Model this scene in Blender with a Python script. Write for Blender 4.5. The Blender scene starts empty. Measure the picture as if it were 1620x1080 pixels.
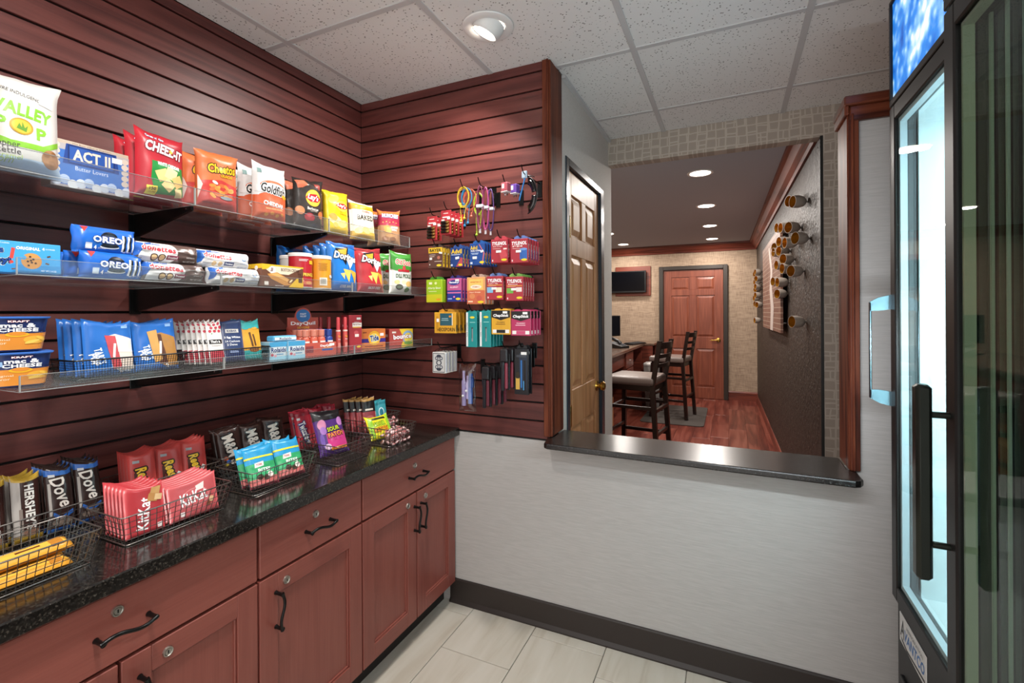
import bpy, bmesh, math, random
from mathutils import Vector, Matrix, noise
from mathutils.geometry import tessellate_polygon
random.seed(7)
scn = bpy.context.scene
COL = scn.collection
PI = math.pi

# ------------------------------------------------------------------ camera
FPX, CX, CY, ROLL = 752.0, 810.0, 494.0, 0.0055
YAW = math.atan(345 / 752)
H = 1.35
cam_d = bpy.data.cameras.new('camera')
cam_d.sensor_width = 36.0
cam_d.lens = FPX / 1620 * 36
cam_d.shift_x = 0.0
cam_d.shift_y = -(540 - CY) / 1620
cam_d.clip_start = 0.02
cam = bpy.data.objects.new('camera', cam_d)
COL.objects.link(cam)
cam.matrix_world = (Matrix.Translation((0, 0, H)) @ Matrix.Rotation(YAW, 4, 'Z')
                    @ Matrix.Rotation(PI / 2, 4, 'X') @ Matrix.Rotation(-ROLL, 4, 'Z'))
scn.camera = cam

# ------------------------------------------------------------------ world, exposure
W = bpy.data.worlds.new('world'); scn.world = W; W.use_nodes = True
W.node_tree.nodes['Background'].inputs[0].default_value = (1, 0.97, 0.94, 1)
W.node_tree.nodes['Background'].inputs[1].default_value = 1.55
vs = scn.view_settings
vs.view_transform = 'Standard'; vs.look = 'None'; vs.gamma = 1.0; vs.use_curve_mapping = False
vs.exposure = 0.14
PANTRY_LIGHT, LOBBY_LIGHT, COOLER_LIGHT = 9.5, 17.0, 8.0

# ------------------------------------------------------------------ pixel directions -> places
_s, _c = math.sin(YAW), math.cos(YAW)
def ray(u, v):
    a, b = u - CX, v - CY
    x, y = a - ROLL * b, b + ROLL * a
    r, t = x / FPX, -y / FPX
    return (-_s + _c * r, _c + _s * r, t)
def atX(u, v, X):
    d = ray(u, v); k = X / d[0]; return Vector((X, d[1] * k, H + d[2] * k))
def atY(u, v, Y):
    d = ray(u, v); k = Y / d[1]; return Vector((d[0] * k, Y, H + d[2] * k))
def atZ(u, v, Z):
    d = ray(u, v); k = (Z - H) / d[2]; return Vector((d[0] * k, d[1] * k, Z))

# ------------------------------------------------------------------ materials
def lin(h):
    if not isinstance(h, str): return tuple(h)
    h = h.lstrip('#')
    if len(h) == 3: h = ''.join(c * 2 for c in h)
    o = []
    for i in (0, 2, 4):
        c = int(h[i:i + 2], 16) / 255
        o.append(c / 12.92 if c <= .04045 else ((c + .055) / 1.055) ** 2.4)
    return tuple(o)
MATS = {}
def mat(name, col='#888', rough=.5, metal=0.0, spec=.5, emit=None, es=0.0, coat=0.0):
    if name in MATS: return MATS[name]
    m = bpy.data.materials.new(name); m.use_nodes = True
    b = m.node_tree.nodes['Principled BSDF']
    b.inputs['Base Color'].default_value = (*lin(col), 1)
    b.inputs['Roughness'].default_value = rough
    b.inputs['Metallic'].default_value = metal
    b.inputs['Specular IOR Level'].default_value = spec
    b.inputs['Coat Weight'].default_value = coat
    if emit:
        b.inputs['Emission Color'].default_value = (*lin(emit), 1)
        b.inputs['Emission Strength'].default_value = es
    MATS[name] = m
    return m
def ink(h, rough=.38):
    return mat('ink_' + h.lstrip('#') + ('' if rough == .38 else '_%d' % int(rough * 100)), h, rough)
def nodes(m):
    nt = m.node_tree
    return nt, nt.nodes['Principled BSDF'], (lambda t, **k: _nn(nt, t, k))
def _nn(nt, t, k):
    n = nt.nodes.new(t)
    for a, b in k.items():
        if a.startswith('i_'):
            n.inputs[a[2:].replace('_', ' ')].default_value = b
        else: setattr(n, a, b)
    return n
def ramp(nt, fac, stops):
    r = nt.nodes.new('ShaderNodeValToRGB')
    e = r.color_ramp.elements
    while len(e) < len(stops): e.new(.5)
    for x, (p, c) in zip(e, stops):
        x.position = p; x.color = (*lin(c), 1)
    nt.links.new(fac, r.inputs[0])
    return r
def bump(nt, b, h, s=.2, d=.01):
    bn = nt.nodes.new('ShaderNodeBump'); bn.inputs['Strength'].default_value = s; bn.inputs['Distance'].default_value = d
    nt.links.new(h, bn.inputs['Height']); nt.links.new(bn.outputs[0], b.inputs['Normal'])
def wood(name, dark, mid, light, axis, rough=.35, scale=1.0, spec=.5, bmp=.05, ring=6.0, coat=0.0):
    """wood with grain running along axis (0,1,2), per-object variation"""
    if name in MATS: return MATS[name]
    m = mat(name, mid, rough, spec=spec, coat=coat); nt, b, N = nodes(m)
    tc = N('ShaderNodeTexCoord'); oi = N('ShaderNodeObjectInfo')
    mul = N('ShaderNodeMath', operation='MULTIPLY'); mul.inputs[1].default_value = 37.0
    nt.links.new(oi.outputs['Random'], mul.inputs[0])
    add = N('ShaderNodeVectorMath', operation='ADD'); nt.links.new(tc.outputs['Object'], add.inputs[0]); nt.links.new(mul.outputs[0], add.inputs[1])
    mp = N('ShaderNodeMapping')
    sc = [16.0 * scale] * 3; sc[axis] = 1.1 * scale
    mp.inputs['Scale'].default_value = sc
    nt.links.new(add.outputs[0], mp.inputs[0])
    n1 = N('ShaderNodeTexNoise'); n1.inputs['Scale'].default_value = 1.0; n1.inputs['Detail'].default_value = 3; n1.inputs['Distortion'].default_value = .6
    nt.links.new(mp.outputs[0], n1.inputs['Vector'])
    m2 = N('ShaderNodeMath', operation='MULTIPLY'); m2.inputs[1].default_value = ring; nt.links.new(n1.outputs['Fac'], m2.inputs[0])
    fr = N('ShaderNodeMath', operation='PINGPONG'); fr.inputs[1].default_value = 1.0; nt.links.new(m2.outputs[0], fr.inputs[0])
    mp2 = N('ShaderNodeMapping'); sc2 = [220.0 * scale] * 3; sc2[axis] = 5.0 * scale; mp2.inputs['Scale'].default_value = sc2
    nt.links.new(add.outputs[0], mp2.inputs[0])
    n2 = N('ShaderNodeTexNoise'); n2.inputs['Scale'].default_value = 1.0; n2.inputs['Detail'].default_value = 2
    nt.links.new(mp2.outputs[0], n2.inputs['Vector'])
    mx = N('ShaderNodeMix'); mx.data_type = 'FLOAT'; mx.inputs[0].default_value = .45
    nt.links.new(fr.outputs[0], mx.inputs[2]); nt.links.new(n2.outputs['Fac'], mx.inputs[3])
    r = ramp(nt, mx.outputs[0], [(.12, dark), (.45, mid), (.85, light)])
    nt.links.new(r.outputs[0], b.inputs['Base Color'])
    bump(nt, b, n2.outputs['Fac'], bmp, .002)
    return m
def glassy(name, tint='#ffffff', rough=.02, ior=1.35, refl='#ffffff', extra=0.0, haze=0.0):
    """thin clear sheet: mostly transparent, mirror-like by Fresnel"""
    if name in MATS: return MATS[name]
    m = bpy.data.materials.new(name); m.use_nodes = True; nt = m.node_tree
    for n in list(nt.nodes): nt.nodes.remove(n)
    o = nt.nodes.new('ShaderNodeOutputMaterial'); t = nt.nodes.new('ShaderNodeBsdfTransparent'); g = nt.nodes.new('ShaderNodeBsdfGlossy')
    t.inputs[0].default_value = (*lin(tint), 1); g.inputs[0].default_value = (*lin(refl), 1); g.inputs['Roughness'].default_value = rough
    f = nt.nodes.new('ShaderNodeFresnel'); f.inputs[0].default_value = ior
    a = nt.nodes.new('ShaderNodeMath'); a.operation = 'ADD'; a.use_clamp = True; a.inputs[1].default_value = extra
    gm = nt.nodes.new('ShaderNodeNewGeometry'); inv = nt.nodes.new('ShaderNodeMath'); inv.operation = 'SUBTRACT'; inv.inputs[0].default_value = 1.0
    nt.links.new(gm.outputs['Backfacing'], inv.inputs[1])
    fm = nt.nodes.new('ShaderNodeMath'); fm.operation = 'MULTIPLY'; nt.links.new(f.outputs[0], fm.inputs[0]); nt.links.new(inv.outputs[0], fm.inputs[1])
    nt.links.new(fm.outputs[0], a.inputs[0])
    mx = nt.nodes.new('ShaderNodeMixShader')
    nt.links.new(a.outputs[0], mx.inputs[0]); nt.links.new(t.outputs[0], mx.inputs[1]); nt.links.new(g.outputs[0], mx.inputs[2])
    last = mx
    if haze:
        d = nt.nodes.new('ShaderNodeBsdfDiffuse'); d.inputs[0].default_value = (.8, .8, .8, 1); tr = nt.nodes.new('ShaderNodeBsdfTranslucent'); tr.inputs[0].default_value = (.8, .8, .8, 1)
        m1 = nt.nodes.new('ShaderNodeMixShader'); nt.links.new(d.outputs[0], m1.inputs[1]); nt.links.new(tr.outputs[0], m1.inputs[2])
        last = nt.nodes.new('ShaderNodeMixShader'); last.inputs[0].default_value = haze; nt.links.new(mx.outputs[0], last.inputs[1]); nt.links.new(m1.outputs[0], last.inputs[2])
    nt.links.new(last.outputs[0], o.inputs[0])
    MATS[name] = m
    return m

# ------------------------------------------------------------------ mesh builder
class MB:
    def __init__(s): s.v = []; s.f = []; s.m = []; s.mi = 0
    def add(s, vs, fs, mi=None):
        o = len(s.v); s.v += [tuple(p) for p in vs]
        s.f += [tuple(i + o for i in f) for f in fs]; s.m += [s.mi if mi is None else mi] * len(fs); return s
    def box(s, x0, x1, y0, y1, z0, z1, c=0.0, mi=None):
        if x0 > x1: x0, x1 = x1, x0
        if y0 > y1: y0, y1 = y1, y0
        if z0 > z1: z0, z1 = z1, z0
        if c <= 0:
            vs = [(x, y, z) for x in (x0, x1) for y in (y0, y1) for z in (z0, z1)]
            return s.add(vs, [(0, 1, 3, 2), (4, 6, 7, 5), (0, 4, 5, 1), (2, 3, 7, 6), (0, 2, 6, 4), (1, 5, 7, 3)], mi)
        c = min(c, (x1 - x0) * .45, (y1 - y0) * .45, (z1 - z0) * .45)
        X, Y, Z = (x0, x1), (y0, y1), (z0, z1); vs = []
        idx = {}
        for i in (0, 1):
            for j in (0, 1):
                for k in (0, 1):
                    p = (X[i], Y[j], Z[k]); d = (c if i == 0 else -c, c if j == 0 else -c, c if k == 0 else -c)
                    for a in range(3):     # vertex lying on the face normal to axis a
                        idx[(i, j, k, a)] = len(vs)
                        vs.append(tuple(p[b] + (0 if b == a else d[b]) for b in range(3)))
        I = lambda i, j, k, a: idx[(i, j, k, a)]
        fs = []
        for e in (0, 1):
            fs.append([I(e, 0, 0, 0), I(e, 1, 0, 0), I(e, 1, 1, 0), I(e, 0, 1, 0)])
            fs.append([I(0, e, 0, 1), I(1, e, 0, 1), I(1, e, 1, 1), I(0, e, 1, 1)])
            fs.append([I(0, 0, e, 2), I(1, 0, e, 2), I(1, 1, e, 2), I(0, 1, e, 2)])
            for g in (0, 1):
                fs.append([I(e, g, 0, 0), I(e, g, 1, 0), I(e, g, 1, 1), I(e, g, 0, 1)])
                fs.append([I(e, 0, g, 0), I(e, 1, g, 0), I(e, 1, g, 2), I(e, 0, g, 2)])
                fs.append([I(0, e, g, 1), I(1, e, g, 1), I(1, e, g, 2), I(0, e, g, 2)])
                for h in (0, 1): fs.append([I(e, g, h, 0), I(e, g, h, 1), I(e, g, h, 2)])
        ctr = Vector(((x0 + x1) / 2, (y0 + y1) / 2, (z0 + z1) / 2))
        out = []
        for f in fs:
            P = [Vector(vs[i]) for i in f]; n = (P[1] - P[0]).cross(P[2] - P[0])
            mid = sum(P, Vector()) / len(P)
            out.append(f if n.dot(mid - ctr) > 0 else f[::-1])
        return s.add(vs, out, mi)
    def tube(s, pts, r, n=8, closed=False, mi=None, caps=True):
        P = [Vector(p) for p in pts]; L = len(P); rs = r if isinstance(r, (list, tuple)) else [r] * L
        ref = None; rings = []
        for i, p in enumerate(P):
            a = P[(i - 1) % L] if (closed or i > 0) else p; b = P[(i + 1) % L] if (closed or i < L - 1) else p
            d = (b - a).normalized()
            if ref is None: ref = Vector((0, 0, 1)) if abs(d.z) < .9 else Vector((1, 0, 0))
            x = ref - d * ref.dot(d); x.normalize(); ref = x; y = d.cross(x)
            rings.append([p + (x * math.cos(2 * PI * (k + .5) / n) + y * math.sin(2 * PI * (k + .5) / n)) * rs[i] for k in range(n)])
        vs = [v for g in rings for v in g]; fs = []
        for i in range(L if closed else L - 1):
            for k in range(n):
                a, b = i * n + k, i * n + (k + 1) % n; j = (i + 1) % L
                fs.append((a, b, j * n + (k + 1) % n, j * n + k))
        if caps and not closed:
            fs.append(tuple(range(n))[::-1]); fs.append(tuple((L - 1) * n + k for k in range(n)))
        return s.add(vs, fs, mi)
    def lathe(s, prof, n=24, c=(0, 0, 0), axis='z', mi=None, sup=None, caps=True):
        vs = []; fs = []
        for (r, z) in prof:
            for k in range(n):
                t = 2 * PI * k / n; ca, sa = math.cos(t), math.sin(t); q = 1.0
                if sup: q = (abs(ca) ** sup + abs(sa) ** sup) ** (-1 / sup)
                p = (r * q * ca, r * q * sa, z)
                if axis == 'y': p = (p[0], -z, p[1])
                if axis == 'x': p = (z, p[0], p[1])
                vs.append((p[0] + c[0], p[1] + c[1], p[2] + c[2]))
        for i in range(len(prof) - 1):
            for k in range(n):
                fs.append((i * n + k, i * n + (k + 1) % n, (i + 1) * n + (k + 1) % n, (i + 1) * n + k))
        if caps and prof[0][0] > 1e-6: fs.append(tuple(range(n))[::-1])
        if caps and prof[-1][0] > 1e-6: fs.append(tuple((len(prof) - 1) * n + k for k in range(n)))
        return s.add(vs, fs, mi)
    def prism(s, poly, ax, a0, a1, mi=None):
        """extrude 2D poly along ax ('x': poly=(y,z); 'y': (x,z); 'z': (x,y))"""
        n = len(poly)
        def P(p, a): return {'x': (a, p[0], p[1]), 'y': (p[0], a, p[1]), 'z': (p[0], p[1], a)}[ax]
        vs = [P(p, a0) for p in poly] + [P(p, a1) for p in poly]
        fs = [tuple(range(n)), tuple(range(n, 2 * n))[::-1]] + [(i, n + i, n + (i + 1) % n, (i + 1) % n) for i in range(n)]
        return s.add(vs, fs, mi)
    def ball(s, c, r, n=10, mi=None, sc=(1, 1, 1)):
        k = n // 2 + 1
        vs = []; fs = []
        for i in range(k + 1):
            a = PI * i / k
            for j in range(n):
                b = 2 * PI * j / n
                vs.append((c[0] + r * sc[0] * math.sin(a) * math.cos(b), c[1] + r * sc[1] * math.sin(a) * math.sin(b), c[2] + r * sc[2] * math.cos(a)))
        for i in range(k):
            for j in range(n): fs.append((i * n + j, (i + 1) * n + j, (i + 1) * n + (j + 1) % n, i * n + (j + 1) % n))
        return s.add(vs, fs, mi)
    def mesh(s, name, mats, smooth=False, fix=True):
        me = bpy.data.meshes.new(name); me.from_pydata(s.v, [], s.f)
        for m in (mats if isinstance(mats, (list, tuple)) else [mats]): me.materials.append(m)
        me.polygons.foreach_set('material_index', s.m)
        if fix:
            bm = bmesh.new(); bm.from_mesh(me); bmesh.ops.recalc_face_normals(bm, faces=bm.faces); bm.to_mesh(me); bm.free()
        if smooth:
            me.polygons.foreach_set('use_smooth', [True] * len(me.polygons))
            if smooth != 'all': me.set_sharp_from_angle(angle=math.radians(smooth if smooth is not True else 40))
        me.update(); return me
    def build(s, name, mats, parent=None, smooth=False, loc=None, fix=True):
        return obj(name, s.mesh(name, mats, smooth, fix), parent, loc)
def obj(name, me, parent=None, loc=None):
    o = bpy.data.objects.new(name, me); COL.objects.link(o)
    if parent: o.parent = parent
    if loc is not None: o.location = loc
    return o
def tag(o, label, cat, group=None, kind=None):
    o['label'] = label; o['category'] = cat
    if group: o['group'] = group
    if kind: o['kind'] = kind
    return o
def empty(name, loc=(0, 0, 0), rz=0.0):
    o = bpy.data.objects.new(name, None); COL.objects.link(o); o.location = loc; o.rotation_euler = (0, 0, rz); o.empty_display_size = .05
    return o
def struct(o): o['kind'] = 'structure'; return o
def copy_tree(o, parent=None):
    c = o.copy(); COL.objects.link(c); c.parent = parent
    for ch in list(o.children): copy_tree(ch, c)
    return c
# ------------------------------------------------------------------ surface materials
XL, YB, ZC, ZCT = -1.725, 1.906, 2.425, 0.817      # left wall, back wall, ceiling, countertop
BLACK = mat('black_backing', '#0b0808', .8)
SLAT = wood('slat_wood', '#4a221f', '#5f2e2a', '#6f3a34', 0, rough=.42, bmp=.03)
CAB = wood('cabinet_cherry_h', '#66302a', '#773b33', '#874a40', 0, rough=.36, bmp=.03, ring=2)
CABV = wood('cabinet_cherry_v', '#66302a', '#773b33', '#874a40', 2, rough=.36, bmp=.03, ring=2)
TRIM = wood('trim_wood_v', '#2c130d', '#5a2a1c', '#7a4029', 2, rough=.5, bmp=.12, spec=.2)
TRIMX = wood('trim_wood_x', '#2c130d', '#5a2a1c', '#7a4029', 0, rough=.28, bmp=.12)
CROWN = wood('crown_wood_y', '#3a1710', '#6a2f22', '#7d3d2c', 1, rough=.5, bmp=.08)
CROWNX = wood('crown_wood_x', '#3a1710', '#6a2f22', '#7d3d2c', 0, rough=.35, bmp=.08)
OAK = wood('oak_v', '#9a6a42', '#b27f54', '#c19068', 2, rough=.4, bmp=.06)
CHERRYDOOR = wood('cherry_door_v', '#6a3322', '#80422e', '#8f5038', 2, rough=.4, bmp=.05, ring=4)
DESKW = wood('desk_wood', '#3f1810', '#5e281b', '#713527', 0, rough=.35)
STOOLW = mat('stool_dark_wood', '#1c0d0a', .3)
LPLANK = wood('lobby_plank', '#431913', '#652c21', '#7d4437', 1, rough=.3, scale=.6, ring=5, bmp=.02)
BRASS = mat('brass', '#c9a24e', .22, 1.0)
CHROME = mat('chrome', '#d8dde0', .12, 1.0)
STEEL = mat('brushed_steel', '#b9b5ae', .3, 1.0)
BLKMETAL = mat('black_metal', '#0c0b0b', .3, .4)
BLKPLASTIC = mat('black_plastic', '#0d0d0e', .35)
WIRE = mat('wire_metal', '#8f8984', .3, .9)
WHITEP = mat('white_plastic', '#e9e9e7', .4)
ACRYL = glassy('clear_acrylic', '#f4f6f6', .04, 1.30, haze=.05)
ACRYLEDGE = mat('acrylic_edge', '#9a9c9b', .15)
GLASS = glassy('door_glass', '#f0f6f4', .01, 1.22)

def granite(name, base, c1, c2, rough):
    m = mat(name, base, rough, spec=.6); nt, b, N = nodes(m)
    tc = N('ShaderNodeTexCoord')
    v = N('ShaderNodeTexVoronoi'); v.inputs['Scale'].default_value = 330; nt.links.new(tc.outputs['Object'], v.inputs['Vector'])
    n = N('ShaderNodeTexNoise'); n.inputs['Scale'].default_value = 160; n.inputs['Detail'].default_value = 3; nt.links.new(tc.outputs['Object'], n.inputs['Vector'])
    mx = N('ShaderNodeMath', operation='MULTIPLY'); nt.links.new(v.outputs['Color'], mx.inputs[0]); nt.links.new(n.outputs['Fac'], mx.inputs[1])
    r = ramp(nt, mx.outputs[0], [(.12, base), (.36, c1), (.55, c2)])
    nt.links.new(r.outputs[0], b.inputs['Base Color'])
    return m
GRAN = granite('counter_granite', '#12100f', '#24211e', '#47423c', .13)
GRAN2 = granite('ledge_granite', '#0b0a0a', '#1f1b1a', '#3c3634', .26)
DESKTOP = granite('desk_granite', '#3a2a22', '#6a5244', '#8d7766', .2)

def wallcloth(name, base, dark, sx, sz, bmp=.15, amount=1.0):
    m = mat(name, base, .75, spec=.25); nt, b, N = nodes(m)
    tc = N('ShaderNodeTexCoord'); mp = N('ShaderNodeMapping'); mp.inputs['Scale'].default_value = (sx, sx, sz)
    nt.links.new(tc.outputs['Object'], mp.inputs[0])
    n = N('ShaderNodeTexNoise'); n.inputs['Scale'].default_value = 1; n.inputs['Detail'].default_value = 3; nt.links.new(mp.outputs[0], n.inputs['Vector'])
    r = ramp(nt, n.outputs['Fac'], [(.3, dark), (.7, base)]); nt.links.new(r.outputs[0], b.inputs['Base Color'])
    bump(nt, b, n.outputs['Fac'], bmp, .002)
    return m
LINEN = wallcloth('linen_wallcover', '#bab6b3', '#aeaaa7', 18, 420)
PLASTER = wallcloth('pale_wallpaper', '#cdc7c1', '#c2bbb4', 160, 160)
def weave(name, a, bcol, s):
    m = mat(name, a, .8, spec=.2); nt, b, N = nodes(m)
    tc = N('ShaderNodeTexCoord'); out = []
    for sc in ((s, s, s * .08), (s * .08, s * .08, s)):
        mp = N('ShaderNodeMapping'); mp.inputs['Scale'].default_value = sc; nt.links.new(tc.outputs['Object'], mp.inputs[0])
        n = N('ShaderNodeTexNoise'); n.inputs['Scale'].default_value = 1; n.inputs['Detail'].default_value = 2; nt.links.new(mp.outputs[0], n.inputs['Vector']); out.append(n)
    ad = N('ShaderNodeMath', operation='ADD'); nt.links.new(out[0].outputs['Fac'], ad.inputs[0]); nt.links.new(out[1].outputs['Fac'], ad.inputs[1])
    ml = N('ShaderNodeMath', operation='MULTIPLY'); ml.inputs[1].default_value = .5; nt.links.new(ad.outputs[0], ml.inputs[0])
    r = ramp(nt, ml.outputs[0], [(.38, bcol), (.6, a)]); nt.links.new(r.outputs[0], b.inputs['Base Color'])
    return m
TANWEAVE = weave('tan_weave', '#b09a84', '#8d7866', 120)
def linepaper(name, base, line):
    """wallpaper with an irregular net of pale straight lines"""
    m = mat(name, base, .7, spec=.25); nt, b, N = nodes(m)
    tc = N('ShaderNodeTexCoord'); sep = N('ShaderNodeSeparateXYZ'); nt.links.new(tc.outputs['Object'], sep.inputs[0])
    masks = []
    for (a, c, sc, w, h) in ((0, 2, 8, .85, .40), (2, 0, 7, .8, .36)):
        cmb = N('ShaderNodeCombineXYZ'); nt.links.new(sep.outputs[a], cmb.inputs[0]); nt.links.new(sep.outputs[c], cmb.inputs[1])
        nz = N('ShaderNodeTexNoise'); nz.inputs['Scale'].default_value = 6; nt.links.new(cmb.outputs[0], nz.inputs['Vector'])
        sc_ = N('ShaderNodeVectorMath', operation='SCALE'); sc_.inputs['Scale'].default_value = .03; nt.links.new(nz.outputs['Color'], sc_.inputs[0])
        ad = N('ShaderNodeVectorMath', operation='ADD'); nt.links.new(cmb.outputs[0], ad.inputs[0]); nt.links.new(sc_.outputs[0], ad.inputs[1])
        br = N('ShaderNodeTexBrick'); br.offset = .37; br.squash = .55; br.squash_frequency = 3; br.offset_frequency = 2
        br.inputs['Scale'].default_value = sc; br.inputs['Brick Width'].default_value = w; br.inputs['Row Height'].default_value = h; br.inputs['Mortar Size'].default_value = .028
        br.inputs['Mortar Smooth'].default_value = .1
        nt.links.new(ad.outputs[0], br.inputs['Vector']); masks.append(br)
    mx = N('ShaderNodeMath', operation='MAXIMUM'); nt.links.new(masks[0].outputs['Fac'], mx.inputs[0]); nt.links.new(masks[1].outputs['Fac'], mx.inputs[1])
    r = ramp(nt, mx.outputs[0], [(0, base), (1, line)]); nt.links.new(r.outputs[0], b.inputs['Base Color'])
    return m
LINEPAPER = linepaper('line_net_wallpaper', '#a69a8e', '#bcb1a5')
def darkcloth():
    m = mat('dark_textured_wallcover', '#3d322b', .5, spec=.4); nt, b, N = nodes(m)
    tc = N('ShaderNodeTexCoord'); mp = N('ShaderNodeMapping'); mp.inputs['Scale'].default_value = (1, 1, .45); nt.links.new(tc.outputs['Object'], mp.inputs[0])
    w = N('ShaderNodeTexNoise'); w.inputs['Scale'].default_value = 55; w.inputs['Detail'].default_value = 2; w.inputs['Distortion'].default_value = 1.2; nt.links.new(mp.outputs[0], w.inputs['Vector'])
    r = ramp(nt, w.outputs['Fac'], [(.35, '#211914'), (.65, '#41352c')]); nt.links.new(r.outputs[0], b.inputs['Base Color'])
    bump(nt, b, w.outputs['Fac'], .8, .02)
    return m
DARKWALL = darkcloth()
def ceiltile():
    m = mat('ceiling_tile', '#e6e5e3', .9, spec=.1); nt, b, N = nodes(m)
    tc = N('ShaderNodeTexCoord'); oi = N('ShaderNodeObjectInfo')
    ad = N('ShaderNodeVectorMath', operation='ADD'); nt.links.new(tc.outputs['Object'], ad.inputs[0]); nt.links.new(oi.outputs['Random'], ad.inputs[1])
    v = N('ShaderNodeTexVoronoi'); v.inputs['Scale'].default_value = 75; nt.links.new(ad.outputs[0], v.inputs['Vector'])
    n = N('ShaderNodeTexNoise'); n.inputs['Scale'].default_value = 40; nt.links.new(ad.outputs[0], n.inputs['Vector'])
    a = N('ShaderNodeMath', operation='MULTIPLY_ADD'); a.inputs[1].default_value = -.35; nt.links.new(n.outputs['Fac'], a.inputs[0]); nt.links.new(v.outputs['Distance'], a.inputs[2])
    r = ramp(nt, a.outputs[0], [(.0, '#8f8c89'), (.045, '#e6e5e3')]); nt.links.new(r.outputs[0], b.inputs['Base Color'])
    return m
CTILE = ceiltile()
TEE = mat('ceiling_tee', '#c3c2c2', .5)
def floortile():
    m = mat('floor_tile', '#cfc6ba', .35); nt, b, N = nodes(m)
    tc = N('ShaderNodeTexCoord'); oi = N('ShaderNodeObjectInfo')
    ml = N('ShaderNodeMath', operation='MULTIPLY'); ml.inputs[1].default_value = 20; nt.links.new(oi.outputs['Random'], ml.inputs[0])
    ad = N('ShaderNodeVectorMath', operation='ADD'); nt.links.new(tc.outputs['Object'], ad.inputs[0]); nt.links.new(ml.outputs[0], ad.inputs[1])
    mp = N('ShaderNodeMapping'); mp.inputs['Scale'].default_value = (14, 1.5, 1); nt.links.new(ad.outputs[0], mp.inputs[0])
    n = N('ShaderNodeTexNoise'); n.inputs['Scale'].default_value = 1; n.inputs['Detail'].default_value = 4; n.inputs['Distortion'].default_value = .7; nt.links.new(mp.outputs[0], n.inputs['Vector'])
    r = ramp(nt, n.outputs['Fac'], [(.25, '#a99d8c'), (.42, '#bfb6a9'), (.7, '#c9c1b6')]); nt.links.new(r.outputs[0], b.inputs['Base Color'])
    return m
FTILE = floortile()

# ------------------------------------------------------------------ pantry shell
XR, YN = 1.15, -.56     # right wall, end behind the camera left open so world light fills in
fl = struct(MB().box(XL - .1, XR + .1, YN - .1, 2.04, -.06, -.006).build('floor', mat('grout', '#8d857b', .9)))
tm = MB().box(-.151, .151, -.3035, .3035, -.006, .0, .0015).mesh('tile', FTILE)
TW, TL = .305, .6095
offs = [.0, .215, .43, .3, .1, .52, .25, .0, .4, .2]
ci = 0
x = -1.07 - 2 * TW
while x < XR:
    y = 1.626 + (0.215 if ci == 3 else offs[ci % 10] if ci != 2 else 0.0) + TL
    while y > YN + .1:
        y -= TL
        yc = y + TL / 2
        if -1.3 < x + TW / 2 < .5 and yc - TL / 2 > YN - .1:
            ob = obj('floor_tile', tm, fl, (x + TW / 2, yc, 0))
            if yc + TL / 2 > YB:      # the row that runs under the wall base is cut to fit
                cut = MB().box(-.151, .151, -.3035, min(.3035, YB + .02 - yc), -.006, 0, .0015).mesh('tile', FTILE); ob.data = cut
    x += TW; ci += 1

# left wall with slat planks
P0, PITCH = 2.385, .0791
NG = 20
wl = struct(MB().box(XL - .13, XL - .012, YN, YB + .1, 0, ZC + .1).build('wall_left', BLACK))
def planks(parent, along, length, origin, rz):
    zt = ZC
    n = 0
    full = MB().box(0, length, 0, .012, 0, PITCH - .0075, .0012).mesh('slat', SLAT)
    topm = MB().box(0, length, 0, .012, 0, ZC - P0 - .004, .0012).mesh('slat', SLAT)
    for i in range(NG + 1):
        if i == 0: me, z = topm, P0 + .004
        else: me, z = full, P0 - i * PITCH + .004
        if z < ZCT - .03: continue
        o = obj('slat', me, parent); o.rotation_euler = (0, 0, rz); o.location = (origin[0], origin[1], z)
planks(wl, 'y', YB - YN, (XL, YN, 0), PI / 2)      # local -y faces +X
for o in wl.children: o.location.x = XL
wb = struct(MB().box(XL - .1, -.708, YB + .012, 2.04, .80, ZC).build('wall_back', BLACK))
full = YB
planks(wb, 'x', -.712 - XL, (XL, YB, 0), 0)
# pale half wall under slats and ledge, and the pier right of the opening
struct(MB().box(XL - .1, XR + .05, YB + .006, 2.04, 0, .797).build('wall_half', LINEN))
struct(MB().box(.372, XR + .05, YB + .006, 2.04, .797, 2.0).build('wall_pier', LINEN))
struct(MB().box(XR, XR + .1, YN, YB + .006, 0, ZC + .1).build('wall_right', LINEN))
bb = MB().prism([(YB + .006, 0), (YB - .012, 0), (YB - .012, .006), (YB - .003, .02), (YB - .002, .104), (YB + .001, .11), (YB + .006, .11)], 'x', -1.2, XR)
struct(bb.build('baseboard_back', mat('rubber_base', '#2b2320', .45)))
# left casing and jamb of the opening
cs = MB(); cs.box(-.724, -.700, YB - .010, YB + .012, ZCT + .003, ZC - .001, .002)
t1 = struct(cs.build('trim_1', TRIM))
MB().box(-.706, -.688, YB - .004, 2.055, ZCT + .003, ZC - .001, .003).build('jamb_board', TRIM, t1)
MB().box(-.702, -.695, YB - .016, YB - .010, ZCT + .003, ZC - .001, .003).build('bead', TRIM, t1)
# right casing, jamb and cap
cs = MB(); cs.box(.360, .388, YB - .010, YB + .006, ZCT + .003, 2.0, .002)
t2 = struct(cs.build('trim_2', TRIM))
MB().box(.356, .374, YB - .004, 2.05, ZCT + .003, 2.0, .003).build('jamb_board', TRIM, t2)
MB().box(.366, .374, YB - .016, YB - .010, ZCT + .003, 2.0, .003).build('bead', TRIM, t2)
MB().box(.345, XR, YB - .028, 2.065, 2.025, 2.055, .004).build('cap_rail', TRIMX, t2)
MB().box(.362, XR, YB - .014, YB + .006, 1.975, 2.025, .004).build('cap_fascia', TRIMX, t2)
MB().box(.347, .36, YB - .02, 2.055, 1.995, 2.026, .003).build('cap_return', TRIM, t2)
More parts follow.
